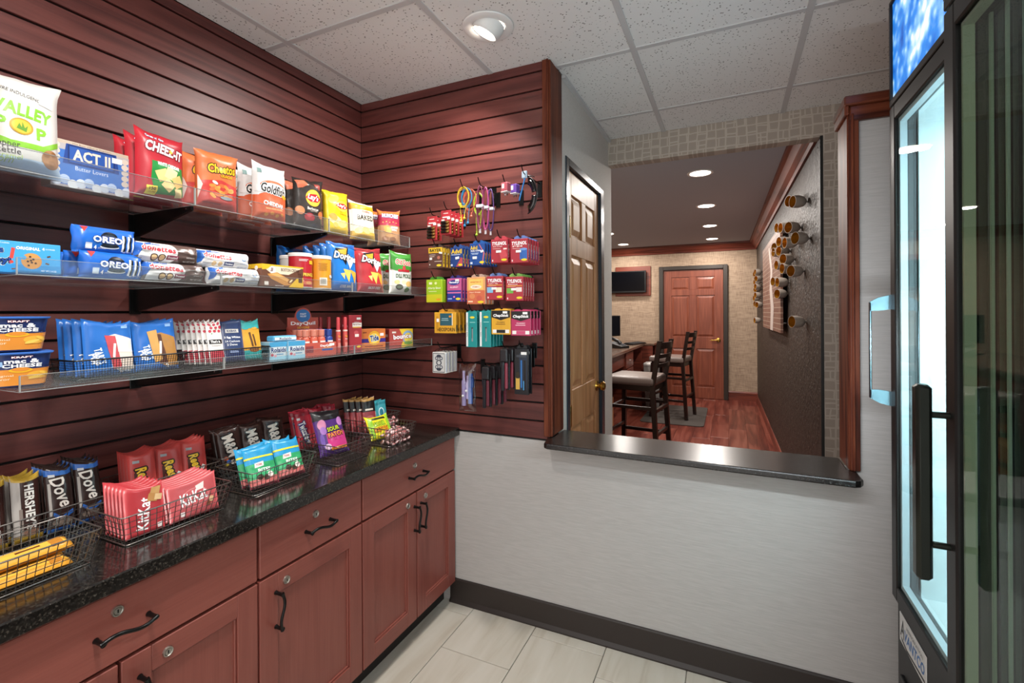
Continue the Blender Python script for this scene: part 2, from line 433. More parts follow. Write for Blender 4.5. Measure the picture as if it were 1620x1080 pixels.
# granite ledge on the half wall
def rounded(x0, x1, y0, y1, r, corners, n=5):
    pts = []
    for (cx, cy, a, on) in ((x1 - r, y0 + r, -90, 'br'), (x1 - r, y1 - r, 0, 'tr'), (x0 + r, y1 - r, 90, 'tl'), (x0 + r, y0 + r, 180, 'bl')):
        if on in corners:
            for k in range(n + 1):
                t = math.radians(a + 90 * k / n); pts.append((cx + r * math.cos(t), cy + r * math.sin(t)))
        else: pts.append(({'br': x1, 'tr': x1, 'tl': x0, 'bl': x0}[on], {'br': y0, 'bl': y0, 'tr': y1, 'tl': y1}[on]))
    return pts
def slab(name, poly, z0, z1, m, parent=None, bev=.004):
    me = bpy.data.meshes.new(name); bm = bmesh.new()
    vs = [bm.verts.new((p[0], p[1], z0)) for p in poly]; f = bm.faces.new(vs)
    r = bmesh.ops.extrude_face_region(bm, geom=[f]); bmesh.ops.translate(bm, vec=(0, 0, z1 - z0), verts=[v for v in r['geom'] if isinstance(v, bmesh.types.BMVert)])
    bmesh.ops.recalc_face_normals(bm, faces=bm.faces)
    if bev:
        ed = [e for e in bm.edges if abs(e.verts[0].co.z - e.verts[1].co.z) < 1e-6]
        bmesh.ops.bevel(bm, geom=ed, offset=bev, segments=2, profile=.5, affect='EDGES')
    bm.to_mesh(me); bm.free(); me.materials.append(m)
    return obj(name, me, parent)
front = [(-.704, YB - .028), (-.690, 1.808), (-.675, 1.797), (.352, 1.786), (.368, 1.796), (.378, 1.815), (.376, YB + .004), (.354, YB + .004), (.354, 2.048), (-.686, 2.048), (-.686, YB - .002)]
led = slab('ledge', front, .797, .820, GRAN2, None, .005)
tag(led, 'polished black granite ledge on the pale half wall', 'ledge')

# ceiling: tiles in a tee grid over pantry and passage
ce = struct(MB().box(XL - .1, XR + .2, YN - .1, 3.05, ZC + .02, ZC + .1).build('ceiling', mat('plenum', '#777777', .9)))
gx = [XL, -1.59, -.975, -.355, .265, .88, XR]
gy = [YN, .075, .71, 1.345, 1.98, 2.63, 2.96]
for i in range(len(gx) - 1):
    for j in range(len(gy) - 1):
        x0, x1, y0, y1 = gx[i], gx[i + 1], gy[j], gy[j + 1]
        if y0 > 1.9:
            if x1 < -.69: continue
            x0 = max(x0, -.69)
        if i == 1 and j == 4 and False: pass
        me = MB().box(-(x1 - x0) / 2 + .003, (x1 - x0) / 2 - .003, -(y1 - y0) / 2 + .003, (y1 - y0) / 2 - .003, .001, .018).mesh('tile', CTILE)
        obj('ceiling_tile', me, ce, ((x0 + x1) / 2, (y0 + y1) / 2, ZC))
def tee(x0, x1, y0, y1):
    MB().box(x0, x1, y0, y1, ZC - .003, ZC + .004, .001).build('tee', TEE, ce)
for x in gx[1:-1]:
    tee(x - .012, x + .012, YN, 2.96 if x > -.69 else YB + .004)
for y in gy[1:-1]:
    for i in range(len(gx) - 1):
        x0, x1 = gx[i] + .012, gx[i + 1] - .012
        if y > 1.95:
            if x1 < -.69: continue
            x0 = max(x0, -.69)
        tee(x0, x1, y - .012, y + .012)
MB().box(-.69, -.672, 2.055, 2.96, ZC - .016, ZC - .001).build('wall_angle', TEE, ce)

# passage: left wall with oak door, wall with the wide opening
def wall_with_hole_x():
    m = MB(); X0, X1 = -.80, -.69
    m.box(X0, X1, 2.04, 2.105, 0, ZC); m.box(X0, X1, 2.82, 3.04, 0, ZC); m.box(X0, X1, 2.105, 2.82, 2.078, ZC)
    return m
struct(wall_with_hole_x().build('wall_passage', PLASTER))
m = MB(); m.box(-.69, .449, 2.96, 3.04, 2.267, ZC + .02); m.box(.449, 1.3, 2.96, 3.04, 0, ZC + .02)
struct(m.build('wall_opening', LINEPAPER))
struct(MB().box(1.2, 1.3, 2.04, 2.96, 0, ZC + .02).build('wall_passage_end', PLASTER))

# ------------------------------------------------------------------ six panel doors
def six_panel(root, w, h, m, t=.035):
    st, mid = w * .135, w * .115
    rails = [(0, .085), (.385, .475), (.80, .845), (.945, 1.0)]     # fractions of the height
    b = MB(); b.box(0, w, .010, t, 0, h)
    b.box(0, st, 0, .010, 0, h, .002); b.box(w - st, w, 0, .010, 0, h, .002)
    for i, (a, c) in enumerate(rails): b.box(st, w - st, 0, .010, a * h, c * h, .002)
    for k in range(3): b.box(w / 2 - mid / 2, w / 2 + mid / 2, 0, .010, rails[k][1] * h, rails[k + 1][0] * h, .002)
    b.build('door_leaf', m, root)
    for k in range(3):
        z0, z1 = rails[k][1] * h, rails[k + 1][0] * h
        for (x0, x1) in ((st, w / 2 - mid / 2), (w / 2 + mid / 2, w - st)):
            p = MB(); e, g = .012, .04
            o = [(x0 + e, z0 + e), (x1 - e, z0 + e), (x1 - e, z1 - e), (x0 + e, z1 - e)]
            i_ = [(x0 + g, z0 + g), (x1 - g, z0 + g), (x1 - g, z1 - g), (x0 + g, z1 - g)]
            p.add([(a, .010, c) for a, c in o] + [(a, .001, c) for a, c in i_], [(0, 1, 5, 4), (1, 2, 6, 5), (2, 3, 7, 6), (3, 0, 4, 7), (4, 5, 6, 7)])
            p.build('raised_panel', m, root, fix=True)
DF = mat('door_frame_dark', '#27313a', .25)
d1 = struct(empty('door_1', (-.702, 2.149, .005), PI / 2))
six_panel(d1, .60, 2.03, OAK)
fr = MB()   # frame around the leaf (local x along the wall)
for (a, b_) in ((-.044, -.002), (.602, .671)): fr.box(a, b_, -.018, .09, -.004, 2.071, .003)
fr.box(-.002, .602, -.018, .09, 2.033, 2.071, .003)
fr.build('door_frame', DF, d1)
hg = MB().lathe([(.009, 0), (.009, .10)], 12).box(.006, .03, -.002, .002, 0, .10).mesh('hinge', BRASS, 30)
for z in (1.70, .80, .15): obj('hinge', hg, d1, (.006, -.010, z))
kb = MB().lathe([(.0, .052), (.018, .050), (.026, .040), (.024, .028), (.012, .020), (.011, .008), (.028, .006), (.030, 0)], 20, axis='y')
obj('knob', kb.mesh('knob', BRASS, 40), d1, (.545, 0, .92))

# ------------------------------------------------------------------ lobby beyond
YF, ZL = 7.95, 2.395
LX = -2.9
lf = struct(MB().box(LX, 1.3, 2.04, YF + .1, -.06, -.005).build('floor_lobby', mat('lobby_sub', '#1b0d0a', .7)))
pm = MB().box(-.0895, .0895, -.5985, .5985, -.005, 0, .001).mesh('plank', LPLANK)
for i in range(int((1.2 - LX) / .18)):
    x = LX + .09 + i * .18
    y = 2.3 + random.random() * 1.1
    while y - .6 < YF:
        if x < .62 and y > 2.7:
            o = obj('plank', pm, lf, (x, y, 0))
            if y + .6 > YF: e = YF - y; o.data = MB().box(-.0895, .0895, -.5985, e, -.005, 0, .001).mesh('plank', LPLANK)
        y += 1.2
struct(MB().box(LX, .5, 3.04, YF + .1, ZL, ZL + .1).build('ceiling_lobby', mat('lobby_ceiling', '#b0b7c2', .9)))
struct(MB().box(LX, .55, YF, YF + .1, 0, ZL).build('wall_far', TANWEAVE))
struct(MB().box(LX - .1, LX, 2.0, YF + .1, 0, ZL).build('wall_lobby_left', TANWEAVE))
struct(MB().box(LX, -.8, 2.94, 3.04, 0, ZL).build('wall_lobby_near', TANWEAVE))
# dark textured wall, very slightly splayed
DX0, DX1 = .437, .365
dl = math.hypot(DX1 - DX0, YF - 2.965); da = math.atan2(-(DX1 - DX0), YF - 2.965)
dw = struct(empty('wall_right_dark', (DX0, 2.965, 0), da))
MB().box(0, .09, 0.006, dl, 0, ZL).build('wall_face', DARKWALL, dw)
MB().box(-.002, .012, -.008, .006, 0, 2.272).build('edge_strip', mat('edge_black', '#14120f', .5), dw)
MB().prism([(0, 0), (-.012, 0), (-.012, .085), (-.006, .10), (0, .10)], 'y', .07, dl, ).build('baseboard', CROWN, dw)
cp = [(0, -.125), (-.016, -.125), (-.022, -.10), (-.05, -.075), (-.075, -.03), (-.095, -.022), (-.10, 0), (0, 0)]
MB().prism([(a, ZL + b_) for a, b_ in cp], 'y', .075, dl).build('crown', CROWN, dw)
t3 = MB().prism([(YF + a, ZL + b_) for a, b_ in cp], 'x', LX, .37)
struct(t3.build('trim_3', CROWNX))
m = MB(); prof = [(YF, 0), (YF - .014, 0), (YF - .014, .12), (YF - .006, .14), (YF, .14)]
m.prism(prof, 'x', -.04, .37); m.prism(prof, 'x', LX, -1.04)
struct(m.build('baseboard_far', CROWNX))
d2 = struct(empty('door_2', (-.965, YF - .02, .004), 0))
six_panel(d2, .87, 1.995, CHERRYDOOR)
fr = MB()
for (a, b_) in ((-.068, -.003), (.873, .935)): fr.box(a, b_, -.03, .02, -.004, 2.06, .004)
fr.box(-.003, .873, -.03, .02, 2.0, 2.06, .004)
fr.build('door_frame', mat('door_frame_brown', '#2e2620', .4), d2)
lv = MB().lathe([(.032, 0), (.032, .008), (.012, .012), (.012, .045)], 20, axis='y')
lv.tube([(0, -.045, 0), (-.03, -.05, 0), (-.11, -.05, -.004)], [.011, .010, .008], 8)
obj('lever_handle', lv.mesh('lever', BRASS, 40), d2, (.80, 0, .905))
# ------------------------------------------------------------------ lamps
LAMPON = mat('lamp_lens', '#ffffff', .4, emit='#fff1e0', es=30.0)
def area_light(name, loc, size, power, color=(1, .96, .91), parent=None, rot=(0, 0, 0), shape='DISK', sy=None, spread=None):
    l = bpy.data.lights.new(name, 'AREA'); l.shape = shape; l.size = size
    if sy: l.size_y = sy
    l.energy = power; l.color = color
    if spread: l.spread = spread
    o = bpy.data.objects.new(name, l); COL.objects.link(o); o.location = loc; o.rotation_euler = rot
    if parent: o.parent = parent
    return o
def eyeball(loc, aim, label, power):
    r = empty('eyeball_downlight', loc); tag(r, label, 'ceiling light', 'pantry ceiling lights')
    MB().lathe([(.062, .0), (.062, -.004), (.085, -.008), (.095, -.004), (.097, 0)], 40, caps=False).build('trim_ring', WHITEP, r, 40)
    MB().lathe([(.062, 0), (.062, .06), (0, .061)], 32, caps=False).build('can', mat('can_inside', '#bdbdbd', .5), r, 40)
    d = Vector(aim).normalized(); q = Vector((0, 0, -1)).rotation_difference(d)
    b = MB().lathe([(.0585, .02), (.060, 0), (.058, -.016), (.050, -.030), (.046, -.030), (.040, -.018)], 32, caps=False).build('gimbal_ball', WHITEP, r, 40)
    l = MB().lathe([(0, -.018), (.0405, -.018)], 32, caps=False).build('lamp_lens', LAMPON, r)
    for o in (b, l): o.rotation_mode = 'QUATERNION'; o.rotation_quaternion = q; o.location = (0, 0, .004)
    a = area_light('lamp', d * .036, .10, power, parent=r, spread=2.2); a.rotation_mode = 'QUATERNION'; a.rotation_quaternion = q
    return r
lp = atZ(772, 42, ZC)
eyeball((lp.x, lp.y, ZC - .001), (-.55, -.05, -1), 'white eyeball downlight in the ceiling tile above the slat wall corner', PANTRY_LIGHT)
for i, (x, y, dx) in enumerate(((-.66, .40, -.5), (.57, .40, -.1))):  # two unseen downlights added to fill the pantry with light
    eyeball((x, y, ZC - .001), (dx, .1, -1), ['white eyeball downlight in a ceiling tile over the candy counter', 'white eyeball downlight over the coolers'][i], PANTRY_LIGHT)
def downlight(x, y, z, label, power, r=.075, col=(1, .93, .86)):
    o = empty('recessed_downlight', (x, y, z)); tag(o, label, 'ceiling light', 'lobby ceiling lights')
    MB().lathe([(r, 0), (r, -.004), (r + .016, -.006), (r + .02, 0)], 32, caps=False).build('trim_ring', WHITEP, o, 40)
    MB().lathe([(0, -.003), (r, -.003)], 32, caps=False).build('lamp_lens', mat('lobby_lens', '#fff', .4, emit='#fff4e6', es=9.0), o)
    area_light('lamp', (0, 0, -.012), r * 1.7, power, col, o)
for (x, y) in ((-.20, 3.86), (-.21, 5.08), (-.22, 6.28), (-.23, 7.42), (-1.50, 7.42), (-1.48, 6.32), (-1.48, 5.08), (-1.48, 3.86)):
    downlight(x, y, ZL - .0005, 'round recessed lobby downlight in the row %s' % ('beside the dark textured wall' if x > -1 else 'above the granite desk'), LOBBY_LIGHT)

# ------------------------------------------------------------------ base cabinets and counter
XF = -1.17
def pull():
    m = MB(); n = 14; pts = []
    for k in range(n + 1):
        t = k / n; pts.append((-.052 + .104 * t, -.026 - .004 * math.sin(PI * t), .006 * math.sin(2 * PI * t)))
    m.tube(pts, [.0042 if 0 < k < n else .0052 for k in range(n + 1)], 8)
    for s in (-1, 1): m.lathe([(.0062, 0), (.0048, .006), (.0048, .024), (.006, .029)], 10, (s * .048, 0, 0), 'y')
    return m.mesh('pull', BLKMETAL, 50)
PULL = pull()
LOCK = MB(); LOCK.lathe([(0, .004), (.0065, .004), (.007, .0025), (.0085, .0045), (.0105, .0045), (.0115, 0)], 22, axis='y', mi=0)
LOCK.box(-.0012, .0012, -.0046, -.0035, -.0035, .0035, mi=1); LOCK = LOCK.mesh('lock', [STEEL, BLACK], 40)
def place_pull(parent, x, z, vert=False):
    o = obj('pull_handle', PULL, parent, (x, -.0005, z))
    if vert: o.rotation_euler = (0, PI / 2, 0)
def shaker(parent, x0, x1, z0, z1):
    """a framed door with a sunk panel, local front is -y"""
    b = MB(); st = .058
    b.box(x0, x1, .010, .019, z0, z1)
    b.box(x0, x0 + st, 0, .012, z0, z1, .0015); b.box(x1 - st, x1, 0, .012, z0, z1, .0015)
    d = b.build('door', CABV, parent)
    for (a, c) in ((z0, z0 + st), (z1 - st, z1)):
        MB().box(x0 + st, x1 - st, 0, .012, a, c, .0015).build('rail', CAB, d)
    bd = MB(); q = .006
    for (a, b_, c, e) in ((x0 + st, x1 - st, z0 + st, z0 + st + q), (x0 + st, x1 - st, z1 - st - q, z1 - st), (x0 + st, x0 + st + q, z0 + st, z1 - st), (x1 - st - q, x1 - st, z0 + st, z1 - st)):
        bd.box(a, b_, .005, .012, c, e, .002)
    bd.build('bead', CABV, d)
    return d
def cabinet(y0, y1, doors, label, locks, handles):
    r = empty('base_cabinet', (XF, y0, 0), PI / 2); tag(r, label, 'cabinet', 'cherry base cabinets')
    w = y1 - y0
    b = MB(); b.box(.001, w - .001, .021, .53, .09, ZCT - .037)
    b.build('body', CABV, r)
    MB().box(.001, w - .001, .065, .53, 0, .09).build('toe_kick', mat('toe_kick', '#1a1210', .6), r)
    dr = MB().box(.004, w - .004, 0, .019, .624, .770, .002).build('drawer_front', CAB, r)
    obj('lock', LOCK, dr, (w / 2 - .005, 0, .730)); place_pull(dr, w / 2 + .006, .690)
    for (a, b_, lk, hx) in doors:
        d = shaker(r, a - y0 + .003, b_ - y0 - .003, .100, .616)
        obj('lock', LOCK, d, (lk - y0, 0, .582)); place_pull(d, hx - y0, .515, True)
    return r
cabinet(1.288, YB - .002, [(1.288, 1.605, 1.545, 1.588), (1.605, YB - .002, 1.665, 1.632)], 'cherry base cabinet with two doors against the pale half wall', 0, 0)
cabinet(.887, 1.288, [(.887, 1.288, .975, .94)], 'single-door cherry base cabinet under the teal and green mint bags', 0, 0)
cabinet(.240, .887, [(.240, .563, .50, .53), (.563, .887, .656, .60)], 'wide cherry base cabinet under the baskets of wafer bars', 0, 0)
m = MB(); m.box(XL, -1.145, .22, YB - .001, ZCT - .036, ZCT, .003)
tag(m.build('countertop', GRAN), 'speckled dark granite countertop along the slat wall', 'countertop')

# ------------------------------------------------------------------ clear shelves
def clear_shelf(z, xf, lip, label, ends=(.875, 1.385), y0=.452, y1=1.897):
    segs = [y0] + list(ends) + [y1]
    names = ['end nearest the end panel', 'middle length', 'end in the corner']
    out = []
    for i in range(3):
        a, b = segs[i] + .001, segs[i + 1] - .001
        r = empty('acrylic_shelf', (XL, (a + b) / 2, z)); tag(r, '%s, %s' % (label, names[i]), 'shelf', 'clear wall shelves')
        h = (b - a) / 2; d = xf - XL
        MB().box(0.001, d, -h, h, -.005, 0).build('shelf_board', ACRYL, r)
        MB().box(d - .004, d, -h, h, 0, lip).build('front_lip', ACRYL, r)
        e = MB()
        e.box(d - .0005, d + .0006, -h, h, -.005, -.0035); e.box(d - .004, d + .0004, -h, h, lip, lip + .0008)
        for s in (-h, h): e.box(d - .004, d + .0006, s - .0008, s + .0008, -.005, lip); e.box(.002, d, s - .0006, s + .0006, -.0055, -.0045)
        e.build('polished_edge', ACRYLEDGE, r)
        out.append(r)
    return out
TOPZ, MIDZ, LOWZ = 1.672, 1.436, 1.200
clear_shelf(TOPZ, -1.415, .045, 'clear acrylic top shelf of chips')
clear_shelf(MIDZ, -1.300, .030, 'clear acrylic middle shelf of cookies and chips')
clear_shelf(LOWZ, -1.290, .028, 'clear acrylic lowest shelf of bars and remedies')
def bracket(y, z, length, label):
    r = empty('shelf_bracket', (XL, y, z)); tag(r, label, 'bracket', 'black shelf brackets')
    MB().prism([(0.001, -.006), (length, -.006), (length, -.018), (.03, -.075), (0.001, -.075)], 'y', -.004, .004).build('arm', BLKMETAL, r)
    MB().box(.0005, .006, -.016, .016, -.085, -.006, .001).build('back_plate', BLKMETAL, r)
    MB().lathe([(.0022, 0), (.0022, .001)], 8, (length - .02, -.0045, -.0125), 'y').build('screw', CHROME, r)
for z, l, n in ((TOPZ, .295, 'top'), (MIDZ, .41, 'middle'), (LOWZ, .42, 'lowest')):
    for y, w in ((.875, 'a hand from the end panel'), (1.385, 'at the middle of the wall'), (1.79, 'next to the corner')):
        bracket(y, z, l, 'black steel bracket under the %s clear shelf, %s' % (n, w))
ep = MB().box(XL + .0005, -1.40, .434, .4495, 1.345, 1.93, .001).build('end_panel', TRIM)
tag(ep, 'narrow dark wood end panel beside the clear shelves', 'panel')

# ------------------------------------------------------------------ glass door coolers
CBLK = mat('cooler_black', '#0b0a0a', .42)
LINER = mat('cooler_liner', '#dfe9ee', .4)
GASK = mat('cooler_gasket', '#b7c6cf', .4)
def sea_panel():
    m = mat('header_picture', '#1f6fd0', .25); nt, b, N = nodes(m)
    tc = N('ShaderNodeTexCoord'); mp = N('ShaderNodeMapping'); mp.inputs['Scale'].default_value = (1, 1, 1); nt.links.new(tc.outputs['Object'], mp.inputs[0])
    n = N('ShaderNodeTexNoise'); n.inputs['Scale'].default_value = 7; n.inputs['Detail'].default_value = 5; nt.links.new(mp.outputs[0], n.inputs['Vector'])
    v = N('ShaderNodeTexVoronoi'); v.inputs['Scale'].default_value = 34; v.feature = 'SMOOTH_F1'; nt.links.new(mp.outputs[0], v.inputs['Vector'])
    sp = N('ShaderNodeSeparateXYZ'); nt.links.new(tc.outputs['Object'], sp.inputs[0])
    a = N('ShaderNodeMath', operation='MULTIPLY_ADD'); a.inputs[1].default_value = -.35; nt.links.new(v.outputs['Distance'], a.inputs[0]); nt.links.new(n.outputs['Fac'], a.inputs[2])
    r = ramp(nt, a.outputs[0], [(.12, '#0a4fae'), (.30, '#2a82de'), (.42, '#8cc4f4'), (.52, '#f2f9ff')])
    nt.links.new(r.outputs[0], b.inputs['Emission Color']); b.inputs['Emission Strength'].default_value = .9
    nt.links.new(r.outputs[0], b.inputs['Base Color'])
    return m
def cooler(y_far, w, xf, label, lit, zb, zt, ztop, name):
    """local x runs from the far side towards the camera, local -y faces the room (world -X)"""
    r = empty('glass_door_cooler', (xf, y_far, 0), -PI / 2); tag(r, label, 'cooler', 'glass door coolers')
    dp = .70; fw = .042; dt = .045
    b = MB(); y0 = dt + .004
    b.box(0, .04, y0, dp, .08, ztop); b.box(w - .04, w, y0, dp, .08, ztop); b.box(.04, w - .04, dp - .04, dp, .08, ztop)
    b.box(.04, w - .04, y0, dp - .04, .08, zb - .02); b.box(.04, w - .04, y0, dp - .04, zt + .02, ztop)
    b.build('cabinet_shell', CBLK, r)
    ln = MB(); a, c, e = .0405, w - .0405, dp - .0405
    z0, z1 = zb - .0195, zt + .0195
    ln.box(a, a + .008, y0 + .002, e, z0, z1); ln.box(c - .008, c, y0 + .002, e, z0, z1); ln.box(a + .008, c - .008, e - .008, e, z0, z1)
    ln.box(a + .008, c - .008, y0 + .002, e - .008, z0, z0 + .008); ln.box(a + .008, c - .008, y0 + .002, e - .008, z1 - .008, z1)
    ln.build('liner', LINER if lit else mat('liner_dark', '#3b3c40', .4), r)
    d = MB()
    d.box(0, fw, 0, dt, zb - fw, zt + fw, .003); d.box(w - fw, w, 0, dt, zb - fw, zt + fw, .003)
    d.box(fw, w - fw, 0, dt, zb - fw, zb, .003); d.box(fw, w - fw, 0, dt, zt, zt + fw, .003)
    dr = d.build('door_frame', CBLK, r)
    g = MB(); g.box(fw, w - fw, .006, .009, zb, zt); g.build('outer_pane', GLASS, dr)
    g = MB(); g.box(fw, w - fw, .028, .031, zb, zt); g.build('inner_pane', GLASS, dr)
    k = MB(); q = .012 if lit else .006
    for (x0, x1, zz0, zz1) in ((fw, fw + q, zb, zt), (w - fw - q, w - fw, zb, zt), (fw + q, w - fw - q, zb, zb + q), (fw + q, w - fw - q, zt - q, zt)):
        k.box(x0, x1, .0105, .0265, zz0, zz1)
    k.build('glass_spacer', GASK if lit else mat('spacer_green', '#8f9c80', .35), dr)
    lo = MB(); lo.box(0.004, w - .004, .012, y0 + .001, .10, zb - fw - .008, .004)
    gp = lo.build('kick_panel', CBLK, r)
    sl = MB()
    for i in range(9): sl.box(.05, w - .05, .004, .014, .13 + i * .025, .14 + i * .025, .002)
    sl.build('vent_louvres', BLKPLASTIC, gp)
    f = MB()
    for x in (.05, w - .05):
        for y in (.1, dp - .08): f.lathe([(.022, 0), (.022, .01), (.012, .012), (.012, .082)], 12, (x, y, 0))
    f.build('foot', BLKPLASTIC, r)
    hd = MB(); hz0, hz1 = zt + fw + .012, ztop - .002
    hd.box(0, w, 0, y0, hz0 - .008, hz0 + .012, .002); hd.box(0, w, 0, y0, hz1 - .012, hz1, .002); hd.box(0, .012, 0, y0, hz0 + .012, hz1 - .012); hd.box(w - .012, w, 0, y0, hz0 + .012, hz1 - .012)
    h = hd.build('header_box', CBLK, r)
    MB().box(.012, w - .012, .006, .012, hz0 + .012, hz1 - .012).build('light_panel', sea_panel() if lit else mat('header_dim', '#27455a', .2, emit='#2b5a78', es=.35), h)
    if not lit:      # coloured strips behind the panes stand in for grazing glass reflections
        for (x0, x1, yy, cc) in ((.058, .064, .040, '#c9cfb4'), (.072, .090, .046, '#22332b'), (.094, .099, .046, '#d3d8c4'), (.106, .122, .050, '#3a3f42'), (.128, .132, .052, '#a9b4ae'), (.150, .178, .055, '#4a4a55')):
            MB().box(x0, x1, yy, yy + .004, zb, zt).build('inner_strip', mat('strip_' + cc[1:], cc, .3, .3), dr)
    if lit:
        s = MB().box(w - .075, w - .055, .085, .105, zb + .05, zt - .05).build('led_strip', mat('led', '#fff', .5, emit='#e8f5ff', es=8.0), r)
        area_light('led_lamp', (w - .075, .10, (zb + zt) / 2), .03, COOLER_LIGHT, (.86, .94, 1), r, (0, PI / 2, 0), 'RECTANGLE', 1.2)
        area_light('ceiling_led', (w / 2, .35, zt - .02), .3, COOLER_LIGHT * .8, (.86, .94, 1), r, (0, 0, 0), 'RECTANGLE', .3)
        for zz in (zb + .22, ):
            pass
    return r
far = cooler(1.700, .575, .420, 'brightly lit glass door cooler with a blue header beside the pale pier wall', True, .575, 1.885, 2.235, 'far')
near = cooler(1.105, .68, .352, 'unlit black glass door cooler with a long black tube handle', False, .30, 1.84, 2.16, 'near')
# chrome bow handle on the far cooler
hz = (1.095, 1.375)
hm = MB(); hm.box(-.0, .010, -.052, -.046, hz[0], hz[1], .002)
for z in hz:
    s = -1 if z == hz[1] else 1
    n = 6; pts = [(-.049 + .05 * k / n, z + s * (.004 + .03 * (k / n) ** 2 * 0)) for k in range(n + 1)]
    hm.prism([(-.050, z), (-.03, z - s * .012), (0.0, z - s * .020), (0.0, z + s * .022), (-.03, z + s * .026), (-.050, z + s * .026)], 'x', 0, .010)
hm.build('door_handle', mat('handle_steel', '#7f9aa6', .25, 1.0), far, None)
far.children[-1].location = (.006, 0, 0)
hy, hx = 1.088, .314
hp0 = atX(1458, 607, hx); hp1 = atX(1466, 922, hx); hh = hp0.z - hp1.z
hm = MB(); hm.box(-.014, .014, -.012, .012, 0, hh, .006)
for f in (.18, .845): hm.tube([(0, 0, hh * f), (0, .362 - hx, hh * f)], .006, 10)
o = hm.build('door_handle', mat('handle_gunmetal', '#2b2f2a', .3, .6), near, 40)
o.location = (1.105 - hy, hx - .352, hp1.z)
# ------------------------------------------------------------------ lettering and printed shapes
_tc = {}
def text2d(s, bold=0.0, shear=0.0):
    k = (s, bold, shear)
    if k in _tc: return _tc[k]
    cu = bpy.data.curves.new('txt', 'FONT'); cu.body = s; cu.resolution_u = 2; cu.offset = bold; cu.shear = shear
    cu.space_character = 1.0 + bold * 1.2; cu.dimensions = '2D'; cu.fill_mode = 'FRONT' if False else 'BOTH'
    ob = bpy.data.objects.new('txt', cu); COL.objects.link(ob)
    me = bpy.data.meshes.new_from_object(ob)
    bm = bmesh.new(); bm.from_mesh(me); bmesh.ops.triangulate(bm, faces=bm.faces); bmesh.ops.remove_doubles(bm, verts=bm.verts, dist=1e-5)
    vs = [(v.co.x, v.co.y) for v in bm.verts]; bm.verts.index_update()
    fs = [tuple(v.index for v in f.verts) for f in bm.faces]; bm.free()
    bpy.data.objects.remove(ob); bpy.data.curves.remove(cu); bpy.data.meshes.remove(me)
    x0 = min(v[0] for v in vs); x1 = max(v[0] for v in vs); y0 = min(v[1] for v in vs); y1 = max(v[1] for v in vs)
    vs = [((x - x0) / (x1 - x0) - .5, (y - y0) / (y1 - y0) - .5) for x, y in vs]
    _tc[k] = (vs, fs, (x1 - x0) / (y1 - y0)); return _tc[k]
def T(s, cx, cy, w, h, col='#ffffff', bold=.02, shear=0.0, rot=0, out=None, ow=.05):
    r = []
    bold = min(bold, .035)
    if out:
        for k in range(8): r.append(('t', s, cx, cy, w, h, out, bold, shear, rot, (ow * 1.3 * math.cos(k * PI / 4), ow * 1.3 * math.sin(k * PI / 4), k)))
    r.append(('t', s, cx, cy, w, h, col, bold, shear, rot)); return r
def R(cx, cy, w, h, col, rot=0): return [('g', [(-.5, -.5), (.5, -.5), (.5, .5), (-.5, .5)], cx, cy, w, h, col, rot)]
def Ell(cx, cy, w, h, col, n=24, rot=0): return [('g', [(.5 * math.cos(2 * PI * i / n), .5 * math.sin(2 * PI * i / n)) for i in range(n)], cx, cy, w, h, col, rot)]
def Pg(pts, col): return [('g', [(a - .5, b - .5) for a, b in pts], .5, .5, 1, 1, col, 0)]
def Sticker(cx, cy, w=.2, h=.07, rot=0): return [('s', cx, cy, w, h, rot)]
def refine(vs, fs, L, it=5):
    vs = list(vs)
    for _ in range(it):
        mid = {}; out = []; L2 = L * L
        def ed(a, b):
            k = (a, b) if a < b else (b, a)
            if k in mid: return mid[k]
            p, q = vs[a], vs[b]
            if (p[0] - q[0]) ** 2 + (p[1] - q[1]) ** 2 > L2:
                vs.append(((p[0] + q[0]) / 2, (p[1] + q[1]) / 2)); mid[k] = len(vs) - 1
            else: mid[k] = None
            return mid[k]
        ch = False
        for (a, b, c) in fs:
            m = [ed(a, b), ed(b, c), ed(c, a)]
            n = sum(x is not None for x in m)
            if n == 0: out.append((a, b, c)); continue
            ch = True
            if n == 3: out += [(a, m[0], m[2]), (m[0], b, m[1]), (m[2], m[1], c), (m[0], m[1], m[2])]
            else:
                V = [a, b, c]
                if n == 1:
                    i = next(i for i in range(3) if m[i] is not None); p, q, r_ = V[i], V[(i + 1) % 3], V[(i + 2) % 3]
                    out += [(p, m[i], r_), (m[i], q, r_)]
                else:
                    i = next(i for i in range(3) if m[i] is None); p, q, r_ = V[i], V[(i + 1) % 3], V[(i + 2) % 3]
                    m1, m2 = m[(i + 1) % 3], m[(i + 2) % 3]
                    out += [(p, q, m1), (p, m1, m2), (m2, m1, r_)]
        fs = out
        if not ch: break
    return vs, fs
